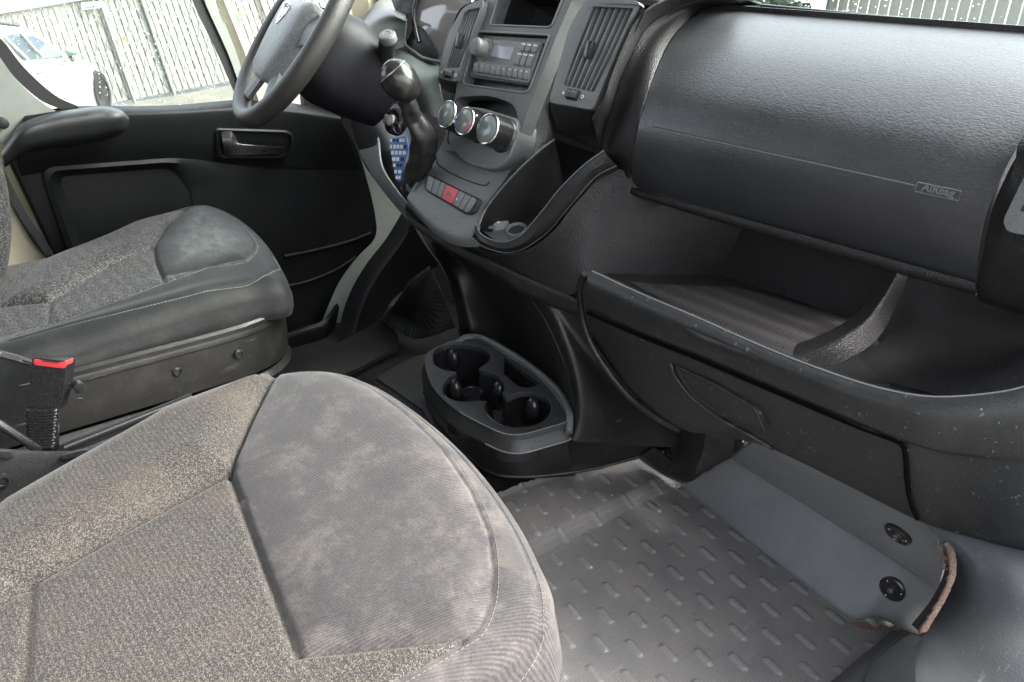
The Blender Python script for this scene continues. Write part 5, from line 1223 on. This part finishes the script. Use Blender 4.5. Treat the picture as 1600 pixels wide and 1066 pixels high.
for i, p in enumerate(cc_):
    u = i / 8; j = min(int(u), 6); r = rs[j] + (rs[j + 1] - rs[j]) * (u - j)
    t = (cc_[min(i + 1, len(cc_) - 1)] - cc_[max(i - 1, 0)]).normalized(); a = Vector((1, 0, 0)); a = (a - t * a.dot(t)).normalized(); b = t.cross(a); ring = []
    for k in range(40):
        th = 2 * math.pi * k / 40
        rr = r * (1 + .10 * math.sin(4 * th + i * .16) * min(1, i / 14) + .05 * math.sin(5 * th - i * .5) * min(1, i / 14) + .022 * math.sin(i * 1.3 + 2 * math.sin(th * 2)))
        ring.append(bm.verts.new(p + (a * math.cos(th) + b * math.sin(th)) * rr))
    rings.append(ring)
for a, b in zip(rings, rings[1:]):
    for k in range(40): bm.faces.new((a[k], a[(k + 1) % 40], b[(k + 1) % 40], b[k]))
bo = link('boot', bm, M['boot'], gl_, None)
tube('stitching', [c + Vector((.0, -.022 - .003 * i / 6, .004)) for i, c in enumerate(ctrs[3:7])], .0007, M['thread'], bo, 5)
grid('boot_surround', [[W(624, 255, y=.91), W(628, 285, y=.89), W(642, 303, y=.882), W(656, 288, y=.89)], [W(632, 258, y=.90), W(634, 284, y=.88), W(643, 297, y=.875), W(652, 284, y=.885)], [W(636, 260, y=.92), W(638, 280, y=.90), W(643, 290, y=.90), W(649, 280, y=.905)]], M['dashgrey'], gl_, 5, 4, .003)
# round hollow in the shroud behind the knob
lathe('lever_socket', W(598, 140, y=.955), (.3, -.9, .2), [(.034, 0), (.036, .004), (.034, .006), (.030, .002), (.027, -.03)], M['smooth'], dash, 30)
# ignition with key and tag
kyc = W(617, 190, y=.93); nKey = Vector((.15, -.93, .3)).normalized()
ig = lathe('ignition_collar', kyc, nKey, [(.028, -.01), (.027, .004), (.022, .008), (.0175, .006), (.016, .004)], M['smooth'], dash, 36)
key = empty('key_set', kyc, 'ignition key on a steel ring with a small blue and white plate shaped tag', 'keys')
lathe('key_head', kyc + nKey * .004, nKey, [(.013, 0), (.013, .010), (.011, .0125), (.005, .013)], M['steel'], key, 28)
box('key_bow', kyc + nKey * .022, .005, .019, .020, M['steel'], key, .002, X3, X3.cross(nKey), nKey)
bm = bmesh.new(); rc = W(620, 200, y=.895); add_torus(bm, rc, (1, .1, 0), (0, -.2, 1), .0115, .0009, 36, 6); link('key_ring', bm, M['steel'], key)
TPk = Plane(W(622, 245, y=.893), (.1, -.97, .2))
tg = plate('tag', [TPk.at(*p) for p in rpoly([(607, 217), (635, 213), (638, 232), (630, 262), (626, 284), (619, 283)], [4, 4, 4, 4, 3, 3])], [], TPk.n, .0016, M['blue'], key, bev=.0003)
rr_ = random.Random(5)
tagrows = [(217, 609, 634, 6), (226.5, 609, 636, 7), (236, 611, 635, 7), (246, 612.5, 632, 7), (256, 614, 630, 6), (266, 616, 628, 6), (275, 618, 627, 6)]
for y_, xa, xb, h_ in tagrows:
    n_ = max(2, int((xb - xa) / 5)); 
    for k in range(n_):
        a__ = xa + (xb - xa) * k / n_; b__ = a__ + (xb - xa) / n_ - rr_.uniform(.8, 2.2)
        plate('tag_print', [TPk.at(*p, .0004) for p in ((a__, y_), (b__, y_ - .3), (b__, y_ + h_ * .80), (a__, y_ + h_ * .83))], [], TPk.n, .0003, M['white'] if rr_.random() < .88 else M['void'], tg, bev=0)
# ------------------------------------------------------------------ seats
def np2(v): return np.array([v[0], v[1]])
def build_cushion(root, zfun, outline, solid, outer, grooves, stitches, mat, skirt, puff=.006, rail_z=.33, thread='thread', boost=None, NS=460, NR=150):
    """outline etc: arrays of world xy. One continuous cushion: dome inside, rolled edge, skirt down to rail_z."""
    O = outline; cen = O.mean(axis=0)
    # resample the outline evenly
    P_ = [Vector((a[0], a[1], 0)) for a in O]; P_ = spline(P_, 12, True)
    q = np.array([[p.x, p.y] for p in P_]); q2 = np.vstack([q, q[:1]]); d = np.r_[0, np.cumsum(np.linalg.norm(np.diff(q2, axis=0), axis=1))]
    s = np.linspace(0, d[-1], NS, endpoint=False); O = np.stack([np.interp(s, d, q2[:, 0]), np.interp(s, d, q2[:, 1])], 1)
    r = 1 - (1 - np.linspace(0.0, 1, NR)) ** 1.12
    G = cen + (O[None] - cen) * r[:, None, None]           # rings x NS x 2
    G = G.reshape(-1, 2)
    de = segdist(G, O, True); de[-NS:] = 0
    R_ = .050
    k = np.clip(1 - de / R_, 0, 1); z = zfun(G) - R_ * (1 - np.sqrt(np.clip(1 - k * k, 0, 1))) * .85
    sd = sdist(G, solid); so = -sdist(G, outer)
    pf = np.clip(sd / .06, 0, 1); z += puff * pf * (2 - pf)
    if boost is not None: z += boost(G)
    for path, dep, wid in grooves:
        gd = segdist(G, path); z -= dep * np.exp(-(gd / wid) ** 2)
    bm = bmesh.new()
    vs = [bm.verts.new((G[i, 0], G[i, 1], z[i])) for i in range(len(G))]
    for a in range(NR - 1):
        for b in range(NS):
            i0, i1, i2, i3 = a * NS + b, a * NS + (b + 1) % NS, (a + 1) * NS + (b + 1) % NS, (a + 1) * NS + b
            if a == 0 and r[0] == 0:
                continue
            bm.faces.new((vs[i0], vs[i1], vs[i2], vs[i3]))
    if r[0] == 0:
        cv_ = vs[0]
        for b in range(NS): bm.faces.new((cv_, vs[NS + (b + 1) % NS], vs[NS + b]))
        for v in vs[1:NS]: bm.verts.remove(v)
    # skirt rings
    last = vs[-NS:]; zl = z[-NS:]; ring_data = []
    for (f_, bulge) in skirt:
        ring = []
        for b in range(NS):
            dirv = O[b] - cen; dirv /= np.linalg.norm(dirv)
            zz = zl[b] + (rail_z - zl[b]) * f_
            ring.append(bm.verts.new((O[b, 0] + dirv[0] * bulge, O[b, 1] + dirv[1] * bulge, zz)))
        for b in range(NS): bm.faces.new((last[b], last[(b + 1) % NS], ring[(b + 1) % NS], ring[b]))
        last = ring
    bm.verts.index_update()
    co = np.array([v.co[:] for v in bm.verts])
    sa = sdist(co[:, :2], solid); oa = -sdist(co[:, :2], outer)
    zz = zfun(co[:, :2]); low = co[:, 2] < zz - R_ * .8
    oa = np.where(low, .05, oa)
    me_ = link('cushion', bm, mat, root, None)
    for nm, arr in (('solid', sa), ('outer', oa)):
        at = me_.data.attributes.new(nm, 'FLOAT', 'POINT'); at.data.foreach_set('value', arr.astype(np.float32))
    # stitches follow the surface
    def surfs(p):
        p = np.array(p); de = segdist(p, O, True); k = np.clip(1 - de / R_, 0, 1); zt_ = zfun(p) - R_ * (1 - np.sqrt(np.clip(1 - k * k, 0, 1))) * .85
        sd = sdist(p, solid); pf = np.clip(sd / .06, 0, 1); zt_ = zt_ + puff * pf * (2 - pf)
        if boost is not None: zt_ = zt_ + boost(p)
        for path, dep, wid in grooves: zt_ = zt_ - dep * np.exp(-(segdist(p, path) / wid) ** 2)
        return zt_
    bm = bmesh.new()
    for path, step, rad in stitches:
        P2 = spline([Vector((a[0], a[1], 0)) for a in path], 10); L = 0; out = []; acc = 0
        for a, b in zip(P2, P2[1:]):
            seg = (b - a).length
            while acc < seg:
                out.append(a.lerp(b, acc / seg)); acc += step / 4
            acc -= seg
        zs_ = surfs([(p.x, p.y) for p in out]); pts3 = [Vector((p.x, p.y, float(z__) + rad * .5)) for p, z__ in zip(out, zs_)]
        for i in range(0, len(pts3) - 4, 4): add_tube(bm, [pts3[i], pts3[i + 1] + Z3 * rad * .4, pts3[i + 2] + Z3 * rad * .4, pts3[i + 3]], rad, 5)
    if len(bm.verts): link('stitching', bm, M[thread], root, None)
    else: bm.free()
    return me_

# ---- passenger seat
pz0, pzk = .455, .17
PS = Plane((0, 0, pz0), (0, -pzk, 1))
def PZ(G): return pz0 + pzk * np.clip(G[:, 1], -.2, .46)
pxy = lambda l, off=0.0: np.array([np2(PS.at(p[0], p[1], off)) for p in l])
ps = empty('car_seat', (.45, .15, .1), 'grey tweed passenger seat cushion with stained plain front, nearest the viewer', 'seat')
tmp = pxy([(250, 645), (360, 602), (430, 583), (480, 574), (540, 578), (600, 600), (668, 645), (730, 700), (790, 772), (836, 850), (862, 930)], -.012)
def expand(a, c, d): v = a - c; return a + v / np.linalg.norm(v, axis=1)[:, None] * d
out_f = expand(tmp, np.array([.45, .15]), .004)
outline = np.vstack([[[.20, -.25], [.200, -.05], [.196, .10], [.190, .20]], out_f, [[.742, .33], [.745, .2], [.745, .0], [.74, -.25]]])
A_, B_, T_2, E_ = (358, 735), (465, 1022), (432, 578), (722, 992)
inner_px = [(250, 662), (330, 625), (400, 598), (455, 580), (520, 577), (575, 598), (630, 638), (690, 697), (735, 765), (762, 830), (771, 890), (766, 940), (748, 975), (722, 996), (680, 1024), (600, 1072), (500, 1140)]
inner = pxy(inner_px)
outer_poly = np.vstack([[[.228, -.4], [.226, -.05], [.22, .12]], inner, [[.60, -.1], [.58, -.4]]])
solid_poly = np.vstack([pxy([T_2, (392, 655), A_, (385, 810), (418, 900), B_, (540, 1015), (640, 1004), E_]), pxy(inner_px[12:3:-1])])
ins_bolster = pxy([(0, 925), (50, 905), (200, 820), A_])
grooves = [(pxy([T_2, (392, 655), A_, (385, 810), (418, 900), B_]), .0065, .0035), (pxy([B_, (540, 1015), (640, 1004), E_]), .005, .003),
           (pxy([A_, (200, 820), (50, 905), (-40, 960)]), .010, .007), (pxy([(50, 905), (44, 980), (38, 1066), (34, 1150)]), .005, .004), (pxy([(50, 905), (0, 915), (-60, 925)]), .004, .004),
           (inner, .0022, .0022), (pxy([(768, 830), (779, 890), (774, 945), (755, 985)]), .0, .002)]
left_b = pxy([(-60, 980), (50, 905), (200, 820), A_, (392, 655), T_2, (250, 645), (0, 790), (-100, 870)])
def boostP(G):
    s_ = sdist(G, left_b); k = np.clip(s_ / .05, 0, 1); return .027 * k * (2 - k)
outseam_px = [(560, 580), (625, 615), (692, 668), (752, 735), (806, 815), (838, 890), (846, 950), (835, 1010), (805, 1062), (760, 1120)]
st_in = pxy([(455, 577), (520, 573), (578, 592), (634, 632), (696, 691), (742, 760), (770, 828), (779, 890), (774, 944), (755, 982), (728, 1002), (684, 1031), (604, 1080)])
build_cushion(ps, PZ, outline, solid_poly, outer_poly, grooves + [(pxy(outseam_px), .003, .003)],
              [(st_in, .0050, .00034), (pxy([(p[0] + 6, p[1] + 3) for p in outseam_px]), .0045, .00034)],
              M['seatP'], [(.15, .004), (.4, .010), (.8, .006), (1.0, -.004)], boost=boostP, puff=.010, rail_z=.36)
box('seat_base', (.47, .08, .33), .50, .56, .06, M['void'], ps, .01)
box('seat_pedestal', (.47, .05, .15), .38, .38, .30, M['smooth'], ps, .02)
box('seat_backrest', (.47, -.36, .80), .50, .12, .72, M['seatD'], ps, .05)

# ---- driver seat
DS = Plane((0, 0, .425), (0, -.075, 1))
def DZ(G): return .425 + .075 * G[:, 1]
dxy = lambda l, off=0.0: np.array([np2(DS.at(p[0], p[1], off)) for p in l])
ds = empty('car_seat', (-.45, .35, .1), 'driver seat with grey tweed cushion and shiny worn black front, by the far door', 'seat')
lf_ = dxy([(110, 392), (200, 354), (262, 330), (305, 320), (340, 320), (378, 336), (412, 364), (436, 398), (450, 440)], -.010)
outline = np.vstack([[[-.60, -.05], [-.68, .1]], lf_, [[-.205, .52], [-.197, .42], [-.192, .25], [-.190, .05], [-.20, -.12]]])
seam1 = [(250, 340), (290, 326), (330, 322), (362, 335), (390, 360), (402, 380), (398, 396), (384, 408), (358, 414), (330, 416), (289, 430), (240, 447), (198, 464), (150, 480), (103, 497), (50, 518), (8, 536)]
inner = dxy(seam1)
outer_poly = np.vstack([[[-.62, .0], [-.70, .2]], dxy([(120, 398), (205, 360)]), inner, [[-.23, -.1], [-.24, -.2]]])
dT, dA, dB = (290, 327), (240, 386), (253, 432)
solid_poly = dxy([dT, (262, 350), dA, (243, 408), dB, (300, 424), (345, 413), (384, 405), (398, 393), (401, 378), (388, 358), (360, 334), (328, 321)])
grooves = [(dxy([dT, (262, 350), dA, (243, 408), dB, (256, 440)]), .006, .0045), (dxy([dA, (170, 415), (78, 470), (0, 478)]), .005, .005), (dxy([(78, 470), (74, 505)]), .004, .004), (inner, .003, .003)]
lb = dxy([(0, 478), (78, 470), (170, 415), dA, (262, 350), dT, (200, 350), (60, 410)])
def boostD(G):
    s_ = sdist(G, lb); k = np.clip(s_ / .05, 0, 1); s2 = np.clip((G[:, 0] + .30) / .06, 0, 1); return .014 * k * (2 - k) + .012 * s2 * s2 * (3 - 2 * s2) * (1 - np.clip((G[:, 1] - .45) / .1, 0, 1))
seam2 = dxy([(425, 385), (436, 405), (420, 425), (388, 441), (340, 455), (289, 470), (230, 486), (165, 503), (90, 522), (20, 542)])
build_cushion(ds, DZ, outline, solid_poly, outer_poly, grooves + [(seam2, .003, .003)], [(inner[2:], .006, .00055), (seam2, .006, .0006)], M['seatD'],
              [(.3, .004), (.7, .004), (1.0, .001)], boost=boostD, puff=.012, rail_z=.395, thread='threaddark', NS=380, NR=110)
# plastic valance round the seat base
xr = -.188
vo = [(0, .10)] 
val = [Vector((-.185, -.10, 0)), Vector((-.184, .10, 0)), Vector((-.186, .30, 0)), Vector((-.19, .46, 0)), Vector((-.205, .545, 0)), Vector((-.25, .60, 0)), Vector((-.33, .63, 0)), Vector((-.5, .64, 0))]
vs_ = spline(val, 8)
def vring(dx, z_, dy=0): return [p + Vector((dx * (1 if p.y < .5 else .6), dy if p.y > .5 else 0, z_ + .0 * p.y)) for p in vs_]
strip_loft('seat_valance', [vring(-.02, .402), vring(0, .404), vring(.006, .400), vring(.006, .393), vring(.002, .391), vring(.004, .386), vring(.004, .380), vring(.0, .377), vring(.002, .33), vring(-.002, .30), vring(-.02, .295)], M['console'], ds, closed=False, sharp=30)
for y_, z_ in ((.37, .350), (.215, .345), (.12, .350), (.48, .352)):
    lathe('valance_bolt', (-.187, y_, z_), (1, 0, 0), [(.0085, -.004), (.0085, .003), (.006, .004), (.005, .002)], M['smooth'], ds, 20)
strip_loft('valance_foot', [[p + Vector((-.01, 0, .29)) for p in vs_], [p + Vector((0, .005, .28)) for p in vs_], [p + Vector((-.015, -.05, .20)) for p in vs_]], M['smooth'], ds, closed=False)
box('seat_pedestal', (-.45, .28, .13), .42, .5, .26, M['void'], ds, .02)
tube('slide_rail', [(-.19, .0, .245), (-.188, .3, .25), (-.2, .56, .262)], .006, M['smooth'], ds)
tube('cable', [(-.16, .12, .20), (-.15, .25, .235), (-.16, .40, .22), (-.2, .5, .2)], .004, M['smooth'], ds)
# slice of the backrest at the left edge
rows = []
for px_, py_ in ((-2, 470), (10, 430), (17, 370), (13, 310), (0, 255), (-30, 180), (-70, 60)):
    e_ = W(px_, py_, x=-.27); yq = e_.y
    rows.append([Vector((x_, y_, e_.z)) for x_, y_ in ((-.24, yq - .16), (-.235, yq - .06), (-.27, yq - .002), (-.34, yq), (-.55, yq - .03), (-.68, yq), (-.72, yq - .1))])
bk = grid('backrest', rows, M['seatD'], ds, 6, 5, .0, sharp=None)
for nm, v_ in (('solid', -.05), ('outer', -.05)):
    at = bk.data.attributes.new(nm, 'FLOAT', 'POINT'); at.data.foreach_set('value', np.full(len(bk.data.vertices), v_, dtype=np.float32))

# ---- belt buckle between the seats
bk_ = empty('seat_belt_buckle', (-.02, .12, .2), 'black belt buckle with a red release button and corrugated sleeve', 'belt buckle')
BP = Plane(W(75, 600, x=-.06), (.72, -.62, .25))
bp3 = lambda l, off=0.0: [BP.at(p[0], p[1], off) for p in l]
plate('buckle_body', bp3(rpoly([(50, 559), (104, 564), (102, 600), (90, 642), (43, 640), (46, 600)], [4, 4, 10, 3, 3, 10])), [], BP.n, .022, M['smooth'], bk_, bev=.004, seg=3)
bt = plate('release_button', bp3(rpoly([(53, 561), (65, 563), (92, 567), (104, 564), (102, 575), (96, 576), (56, 571), (52, 569)], [2, 2, 2, 2, 3, 2, 2, 2], 3), .0015), [], BP.n, .018, M['red'], bk_, bev=.001)
bm = bmesh.new()
for k in range(14):
    a, b = bp3([(66 + k * 1.9, 559.5 + k * .25), (66 + k * 1.9, 564.5 + k * .25)], .002); add_tube(bm, [a, b], .0006, 5)
link('button_ribs', bm, M['void'], bk_)
bm = bmesh.new(); n_ = 13
for k in range(n_):
    y_ = 642 + k * 4.6; w_ = 23.5 - .3 * k + (1.2 if k % 2 else 0); c_x = 66.5 - .1 * k
    for (dy, dw, of) in ((0, 0, -.001),):
        L_a = bp3([(c_x - w_, y_), (c_x, y_ + 1.5), (c_x + w_, y_)], .002)
        add_tube(bm, spline(L_a, 4), .0042, 8)
c0_, c1_ = bp3([(66, 640), (65, 706)], -.008)
add_tube(bm, [c0_ - BP.n * .012, c1_ - BP.n * .012], .016, 12)
link('corrugated_sleeve', bm, M['smooth'], bk_, None)
lathe('stud', bp3([(124, 606)], -.01)[0], (1, 0, 0), [(.008, -.01), (.008, .002), (.005, .003)], M['smooth'], bk_, 16)
# floor-level bracket box between the seats
sb = empty('seat_bracket', (.05, .1, .1), 'black seat bracket between the two seats with two slots, below the buckle', 'seat bracket')
rows = [[W(-40, 700, x=.06), W(40, 706, x=.06), W(95, 707, x=.06), W(130, 700, x=.06), W(230, 660, x=.06)], [W(-40, 712, x=.075), W(40, 718, x=.075), W(95, 718, x=.075), W(130, 710, x=.075), W(240, 664, x=.075)], [W(-40, 860, x=.08), W(40, 860, x=.08), W(95, 850, x=.08), W(150, 800, x=.08), W(260, 720, x=.08)]]
grid('bracket_plate', rows, M['hard'], sb, 4, 4, .004)
SBP = .083
for l in ([(-10, 705), (18, 706), (22, 717), (-10, 715)], [(98, 712), (128, 704), (140, 703), (120, 715), (96, 719)]):
    plate('slot', [W(p[0], p[1], x=SBP) for p in l], [], X3, .004, M['hard'], sb, bev=.0005)
lathe('plug', W(4, 752, x=.084), X3, [(.009, -.004), (.009, .002), (.006, .003), (.005, .001)], M['smooth'], sb, 20)
tube('bracket_bar', [W(-20, 650, x=-.02), W(40, 690, x=.0), W(60, 704, x=.02)], .006, M['smooth'], sb)
tube('bracket_bar', [W(100, 700, x=0), W(180, 668, x=0), W(300, 620, x=0)], .006, M['smooth'], sb)
rows = [[W(-30, 540, x=-.14), W(20, 552, x=-.14), W(50, 562, x=-.14)], [W(-30, 548, x=-.13), W(20, 560, x=-.13), W(50, 568, x=-.13)], [W(-30, 558, x=-.13), W(20, 570, x=-.13), W(50, 578, x=-.13)], [W(-30, 700, x=-.14), W(20, 690, x=-.14), W(50, 680, x=-.14)]]
grid('side_cover', rows, M['hard'], sb, 4, 4, .003)

# ------------------------------------------------------------------ outside
# tarmac falls away from the van, a little tilted to the front
def gz(x, y): return -0.72 + 0.052 * (x + 1) * (1 if x < -1 else 0) + 0.055 * (y - 3) * (1 if y < 50 else 1) * 0
g_ = [W(-300, 250, x=-17.), W(700, 75, x=-17.)]
rows = []
xs_ = [-60, -30, -17, -14, -8, -4, -1.2, 0, 1.2, 6, 30]; 
def gpt(x, y):
    fx = min(max((-1.2 - x) / 15.8, 0), 1.0)
    zl_b = g_[0].z + (g_[1].z - g_[0].z) * (y - g_[0].y) / (g_[1].y - g_[0].y)
    zl_b = max(min(zl_b, 0.2), -3.2)
    return Vector((x, y, -.72 * (1 - fx) + zl_b * fx))
bm = bmesh.new(); gg = []
ys_ = [-40, -20, -8, -3, 0, 1.5, 3, 4.5, 6, 8, 12, 20, 40, 80]
for x in xs_: gg.append([bm.verts.new(gpt(x, y)) for y in ys_])
for a, b in zip(gg, gg[1:]):
    for j in range(len(ys_) - 1): bm.faces.new((a[j], b[j], b[j + 1], a[j + 1]))
struct(link('ground', bm, M['tarmac'], None, None))
# slatted chain link fence
fe = empty('chain_link_fence', (-17, 3, gpt(-17, 3).z), 'chain link fence with pale privacy slats along the far side of the lot', 'fence')
XF = -17.0
bot_f = lambda px: W(px, 195.6 - .1875 * px, x=XF); top_f = lambda px: W(px, 20 - .165 * px, x=XF)
def fpt(s, t):  # s along, t 0 foot .. 1 top ; pickets lean as the ground does
    pb_ = W(270 + s, 195.6 - .1875 * (270 + s), x=XF); pt_ = W(214 + s * 1.0, 20 - .165 * (214 + s * 1.0), x=XF); return pb_.lerp(pt_, t)
bm = bmesh.new(); k = -330
while k < 620:
    a, b, c, d = fpt(k, .01), fpt(k + 7.7, .01), fpt(k + 7.7, .985), fpt(k, .985)
    xo = Vector((rnd.uniform(-.01, .01), 0, 0)); vs = [bm.verts.new(p + xo) for p in (a, b, c, d)] + [bm.verts.new(p + xo - Vector((.012, 0, 0))) for p in (a, b, c, d)]
    for f in ((0, 1, 2, 3), (7, 6, 5, 4), (0, 4, 5, 1), (1, 5, 6, 2), (2, 6, 7, 3), (3, 7, 4, 0)): bm.faces.new([vs[i] for i in f])
    k += 9.4
link('slats', bm, M['slat'], fe, None, smooth=False)
q_ = [fpt(-330, 0), fpt(620, 0), fpt(620, .98), fpt(-330, .98)]
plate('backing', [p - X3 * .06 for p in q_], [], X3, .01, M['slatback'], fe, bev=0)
bm = bmesh.new()
for k in range(-560, 820, 16):
    for s_ in (1, -1):
        p_, q_ = fpt(k, 0), fpt(k + s_ * 72, 1); add_tube(bm, [p_ + X3 * .03, q_ + X3 * .03], .008, 4, False)
link('wire_mesh', bm, M['galv'], fe)
for k in (-300, -62, 0, 175, 350, 520):
    tube('post', [fpt(k, -.02) + X3 * .06, fpt(k, 1.02) + X3 * .06], .035, M['galv'], fe)
tube('top_rail', [fpt(-340, 1.0) + X3 * .05, fpt(620, 1.0) + X3 * .05], .035, M['galv'], fe)
sg = [W(p[0], p[1], x=XF + .12) for p in ((127, 5), (155, 2), (157, 12), (129, 15.5))]
sgn_ = plate('fence_sign', sg, [], X3, .01, M['white'], None, bev=0)
bm = bmesh.new()
a, b, c = sg[3], sg[2], sg[0]
rs5 = random.Random(9)
for k in range(9):
    u = .1 + k * .088; p_ = a + (b - a) * u + (c - a) * .3; add_box(bm, p_ + X3 * .012, (b - a), (c - a), X3, (b - a).length * .06, (c - a).length * rs5.uniform(.3, .5), .003)
tx = link('sign_print', bm, M['blue'], sgn_, None); 
org = sgn_.data.vertices[0].co.copy()
tag(sgn_, 'small white sign with a blue line of print near the top of the fence', 'sign')
for nm, px_, py_ in (('red_tag', 190, 55), ('red_tag', 372, 18)):
    o_ = plate('reflector', [W(px_ + a_, py_ + b_, x=XF + .1) for a_, b_ in ((0, 0), (5, 0), (7, 9), (2, 9))], [], X3, .01, M['orange'], None, bev=0)
    tag(origin(o_), 'small orange tag hanging on the slatted fence, %s' % ('in the middle of the side window view' if px_ == 190 else 'seen just left of the steering wheel'), 'tag')
# trees beyond the fence
def leafy(name, c, rx, ry, rz, n, mat, label, s=.10, seed=1):
    rg = random.Random(seed); e = empty(name, (c[0], c[1], c[2] - rz - .5), label, 'tree' if name == 'tree' else 'bush')
    bm = bmesh.new()
    for k in range(n):
        while True:
            v = Vector((rg.uniform(-1, 1), rg.uniform(-1, 1), rg.uniform(-1, 1)))
            if .35 < v.length < 1 + .15 * math.sin(v.x * 7 + v.y * 5): break
        p = Vector((c[0] + v.x * rx, c[1] + v.y * ry, c[2] + v.z * rz)); a = Vector((rg.gauss(0, 1), rg.gauss(0, 1), rg.gauss(0, 1))).normalized(); b = a.orthogonal().normalized()
        q = [bm.verts.new(p + d) for d in (a * s, b * s * .5, -a * s, -b * s * .5)]; bm.faces.new(q)
    link('crown', bm, mat, e, None, smooth=False)
    tube('trunk', [(c[0], c[1], c[2] - rz - 1.2), (c[0], c[1], c[2])], .12, M['bark'], e)
    return e
leafy('tree', (-21, 1.0, 1.9), 1.8, 2.8, 1.9, 9000, M['leaf'], 'dense green tree above the left end of the fence', .13, 2)
leafy('tree', (-22, -3.6, 2.0), 1.8, 2.4, 2.0, 5000, M['leaf'], 'green tree beyond the fence, outside the picture to the left', .12, 3)
# fence ahead of the van, seen over the dash
fa = empty('slatted_fence', (0, 7.5, -.7), 'beige slatted fence ahead of the van, seen over the dash', 'fence')
bm = bmesh.new(); x_ = -3.1
while x_ < 4:
    add_box(bm, (x_, 7.5 + rnd.uniform(-.008, .008), .35), X3, Y3, Z3, .085, .02, 2.3, .004); x_ += .097
link('slats', bm, M['slat'], fa, 30)
for x_ in (-3.1, -.6, 1.9, 4.0): tube('post', [(x_, 7.44, -.8), (x_, 7.44, 1.55)], .035, M['galv'], fa)
tube('top_rail', [(-3.2, 7.45, 1.5), (4.1, 7.45, 1.5)], .03, M['galv'], fa)
box('red_mark', (-2.25, 7.46, .88), .28, .01, .02, M['orange'], fa, 0)
leafy('bush', (-4.4, 6.8, .45), 1.35, .8, 1.2, 5200, M['leafdark'], 'dark bush at the left end of the fence ahead', .07, 4)

# parked car beyond the driver's window, pointing right
XC = -14.0
car = empty('parked_car', (XC, 1.6, -1.2), 'white parked car with a green tinted door mirror, seen through the driver window', 'car')
c3 = lambda l, x=XC: [W(p[0], p[1], x=x) for p in l]
# side profile stations: (pixel outline) swept across the width
roof = [(-230, 70), (-180, 60), (-100, 42), (-20, 42), (20, 43), (45, 46), (62, 54), (85, 72), (100, 84), (118, 88), (140, 98), (152, 106), (160, 120), (166, 140), (168, 158), (160, 172), (60, 190), (-100, 215), (-220, 225), (-245, 150)]
ro = [Vector((p[0], p[1])) for p in spline([Vector((a, b, 0)) for a, b in roof], 4, True)]
sec = [(0.0, .0, .93), (.04, .0, .985), (.12, .0, 1.0), (1.6, .0, 1.0), (1.72, 0, .97)]
base = [W(p.x, p.y, x=XC) for p in ro]; cz = sum(base, Vector()) / len(base)
loops = []
for dx, _, k in sec: loops.append([Vector((XC - dx, cz.y + (p.y - cz.y) * k, cz.z + (p.z - cz.z) * k)) for p in base])
bm = bmesh.new(); rs_ = [[bm.verts.new(p) for p in l] for l in loops]; n_ = len(base)
for a, b in zip(rs_, rs_[1:]):
    for k in range(n_): bm.faces.new((a[k], a[(k + 1) % n_], b[(k + 1) % n_], b[k]))
bm.faces.new(rs_[0]); bm.faces.new(rs_[-1][::-1])
link('body', bm, M['carpaint'], car, 40)
plate('side_window', c3(rpoly([(5, 56), (30, 51), (54, 56), (80, 72), (98, 88), (96, 90), (35, 94), (22, 80)], 3), XC + .012), [], X3, .012, M['carglass'], car, bev=.003)
plate('side_window', c3([(55, 86), (74, 64), (98, 87), (84, 90), (58, 92)], XC + .02), [], X3, .01, M['greenglass'], car, bev=.0)
for l in ([(33, 52), (50, 72), (66, 88)], [(7, 57), (26, 76), (44, 93)]): tube('window_pillar', c3(l, XC + .03), .025, M['carpaint'] if l[0][0] == 7 else M['galv'], car, 6)
mir = ball('door_mirror', W(112, 80, x=XC + .15), .09, .11, .075, M['greenglass'], car)
tube('mirror_stalk', c3([(106, 84), (115, 95)], XC + .08), .03, M['seal'], car)
wv_ = W(157, 143, x=XC + .01)
lathe('wheel', W(157, 143, x=XC - .1), (1, 0, 0), [(.33, 0), (.33, .13), (.27, .135), (.22, .12), (.02, .13)], M['seal'], car, 32, u=(0, 0, 1), squash=.38)
wl = W(156, 142, x=XC + .02)
bm = bmesh.new()
arc = c3([(146, 112), (149, 109), (154, 112), (160, 124), (166, 142), (170, 160), (160, 166), (152, 150), (148, 130)], XC + .02)
plate('wheel_arch', arc, [], X3, .02, M['seal'], car, bev=.004)
tube('door_handle', c3([(56, 114), (65, 112)], XC + .03), .022, M['galv'], car)
bm = bmesh.new(); rs5 = random.Random(2)
for r_ in range(6):
    for k in range(10):
        if rs5.random() < .3: continue
        p_ = W(90 + k * 2.6 + r_ * .8, 92 + r_ * 4.4 + k * -.1, x=XC + .012); add_box(bm, p_, Y3, Z3, X3, rs5.uniform(.008, .02), .010, .004)
link('door_lettering', bm, M['galv'], car)
tube('roof_rail', c3([(-60, 38), (0, 36), (30, 40)], XC - .2), .03, M['seal'], car)
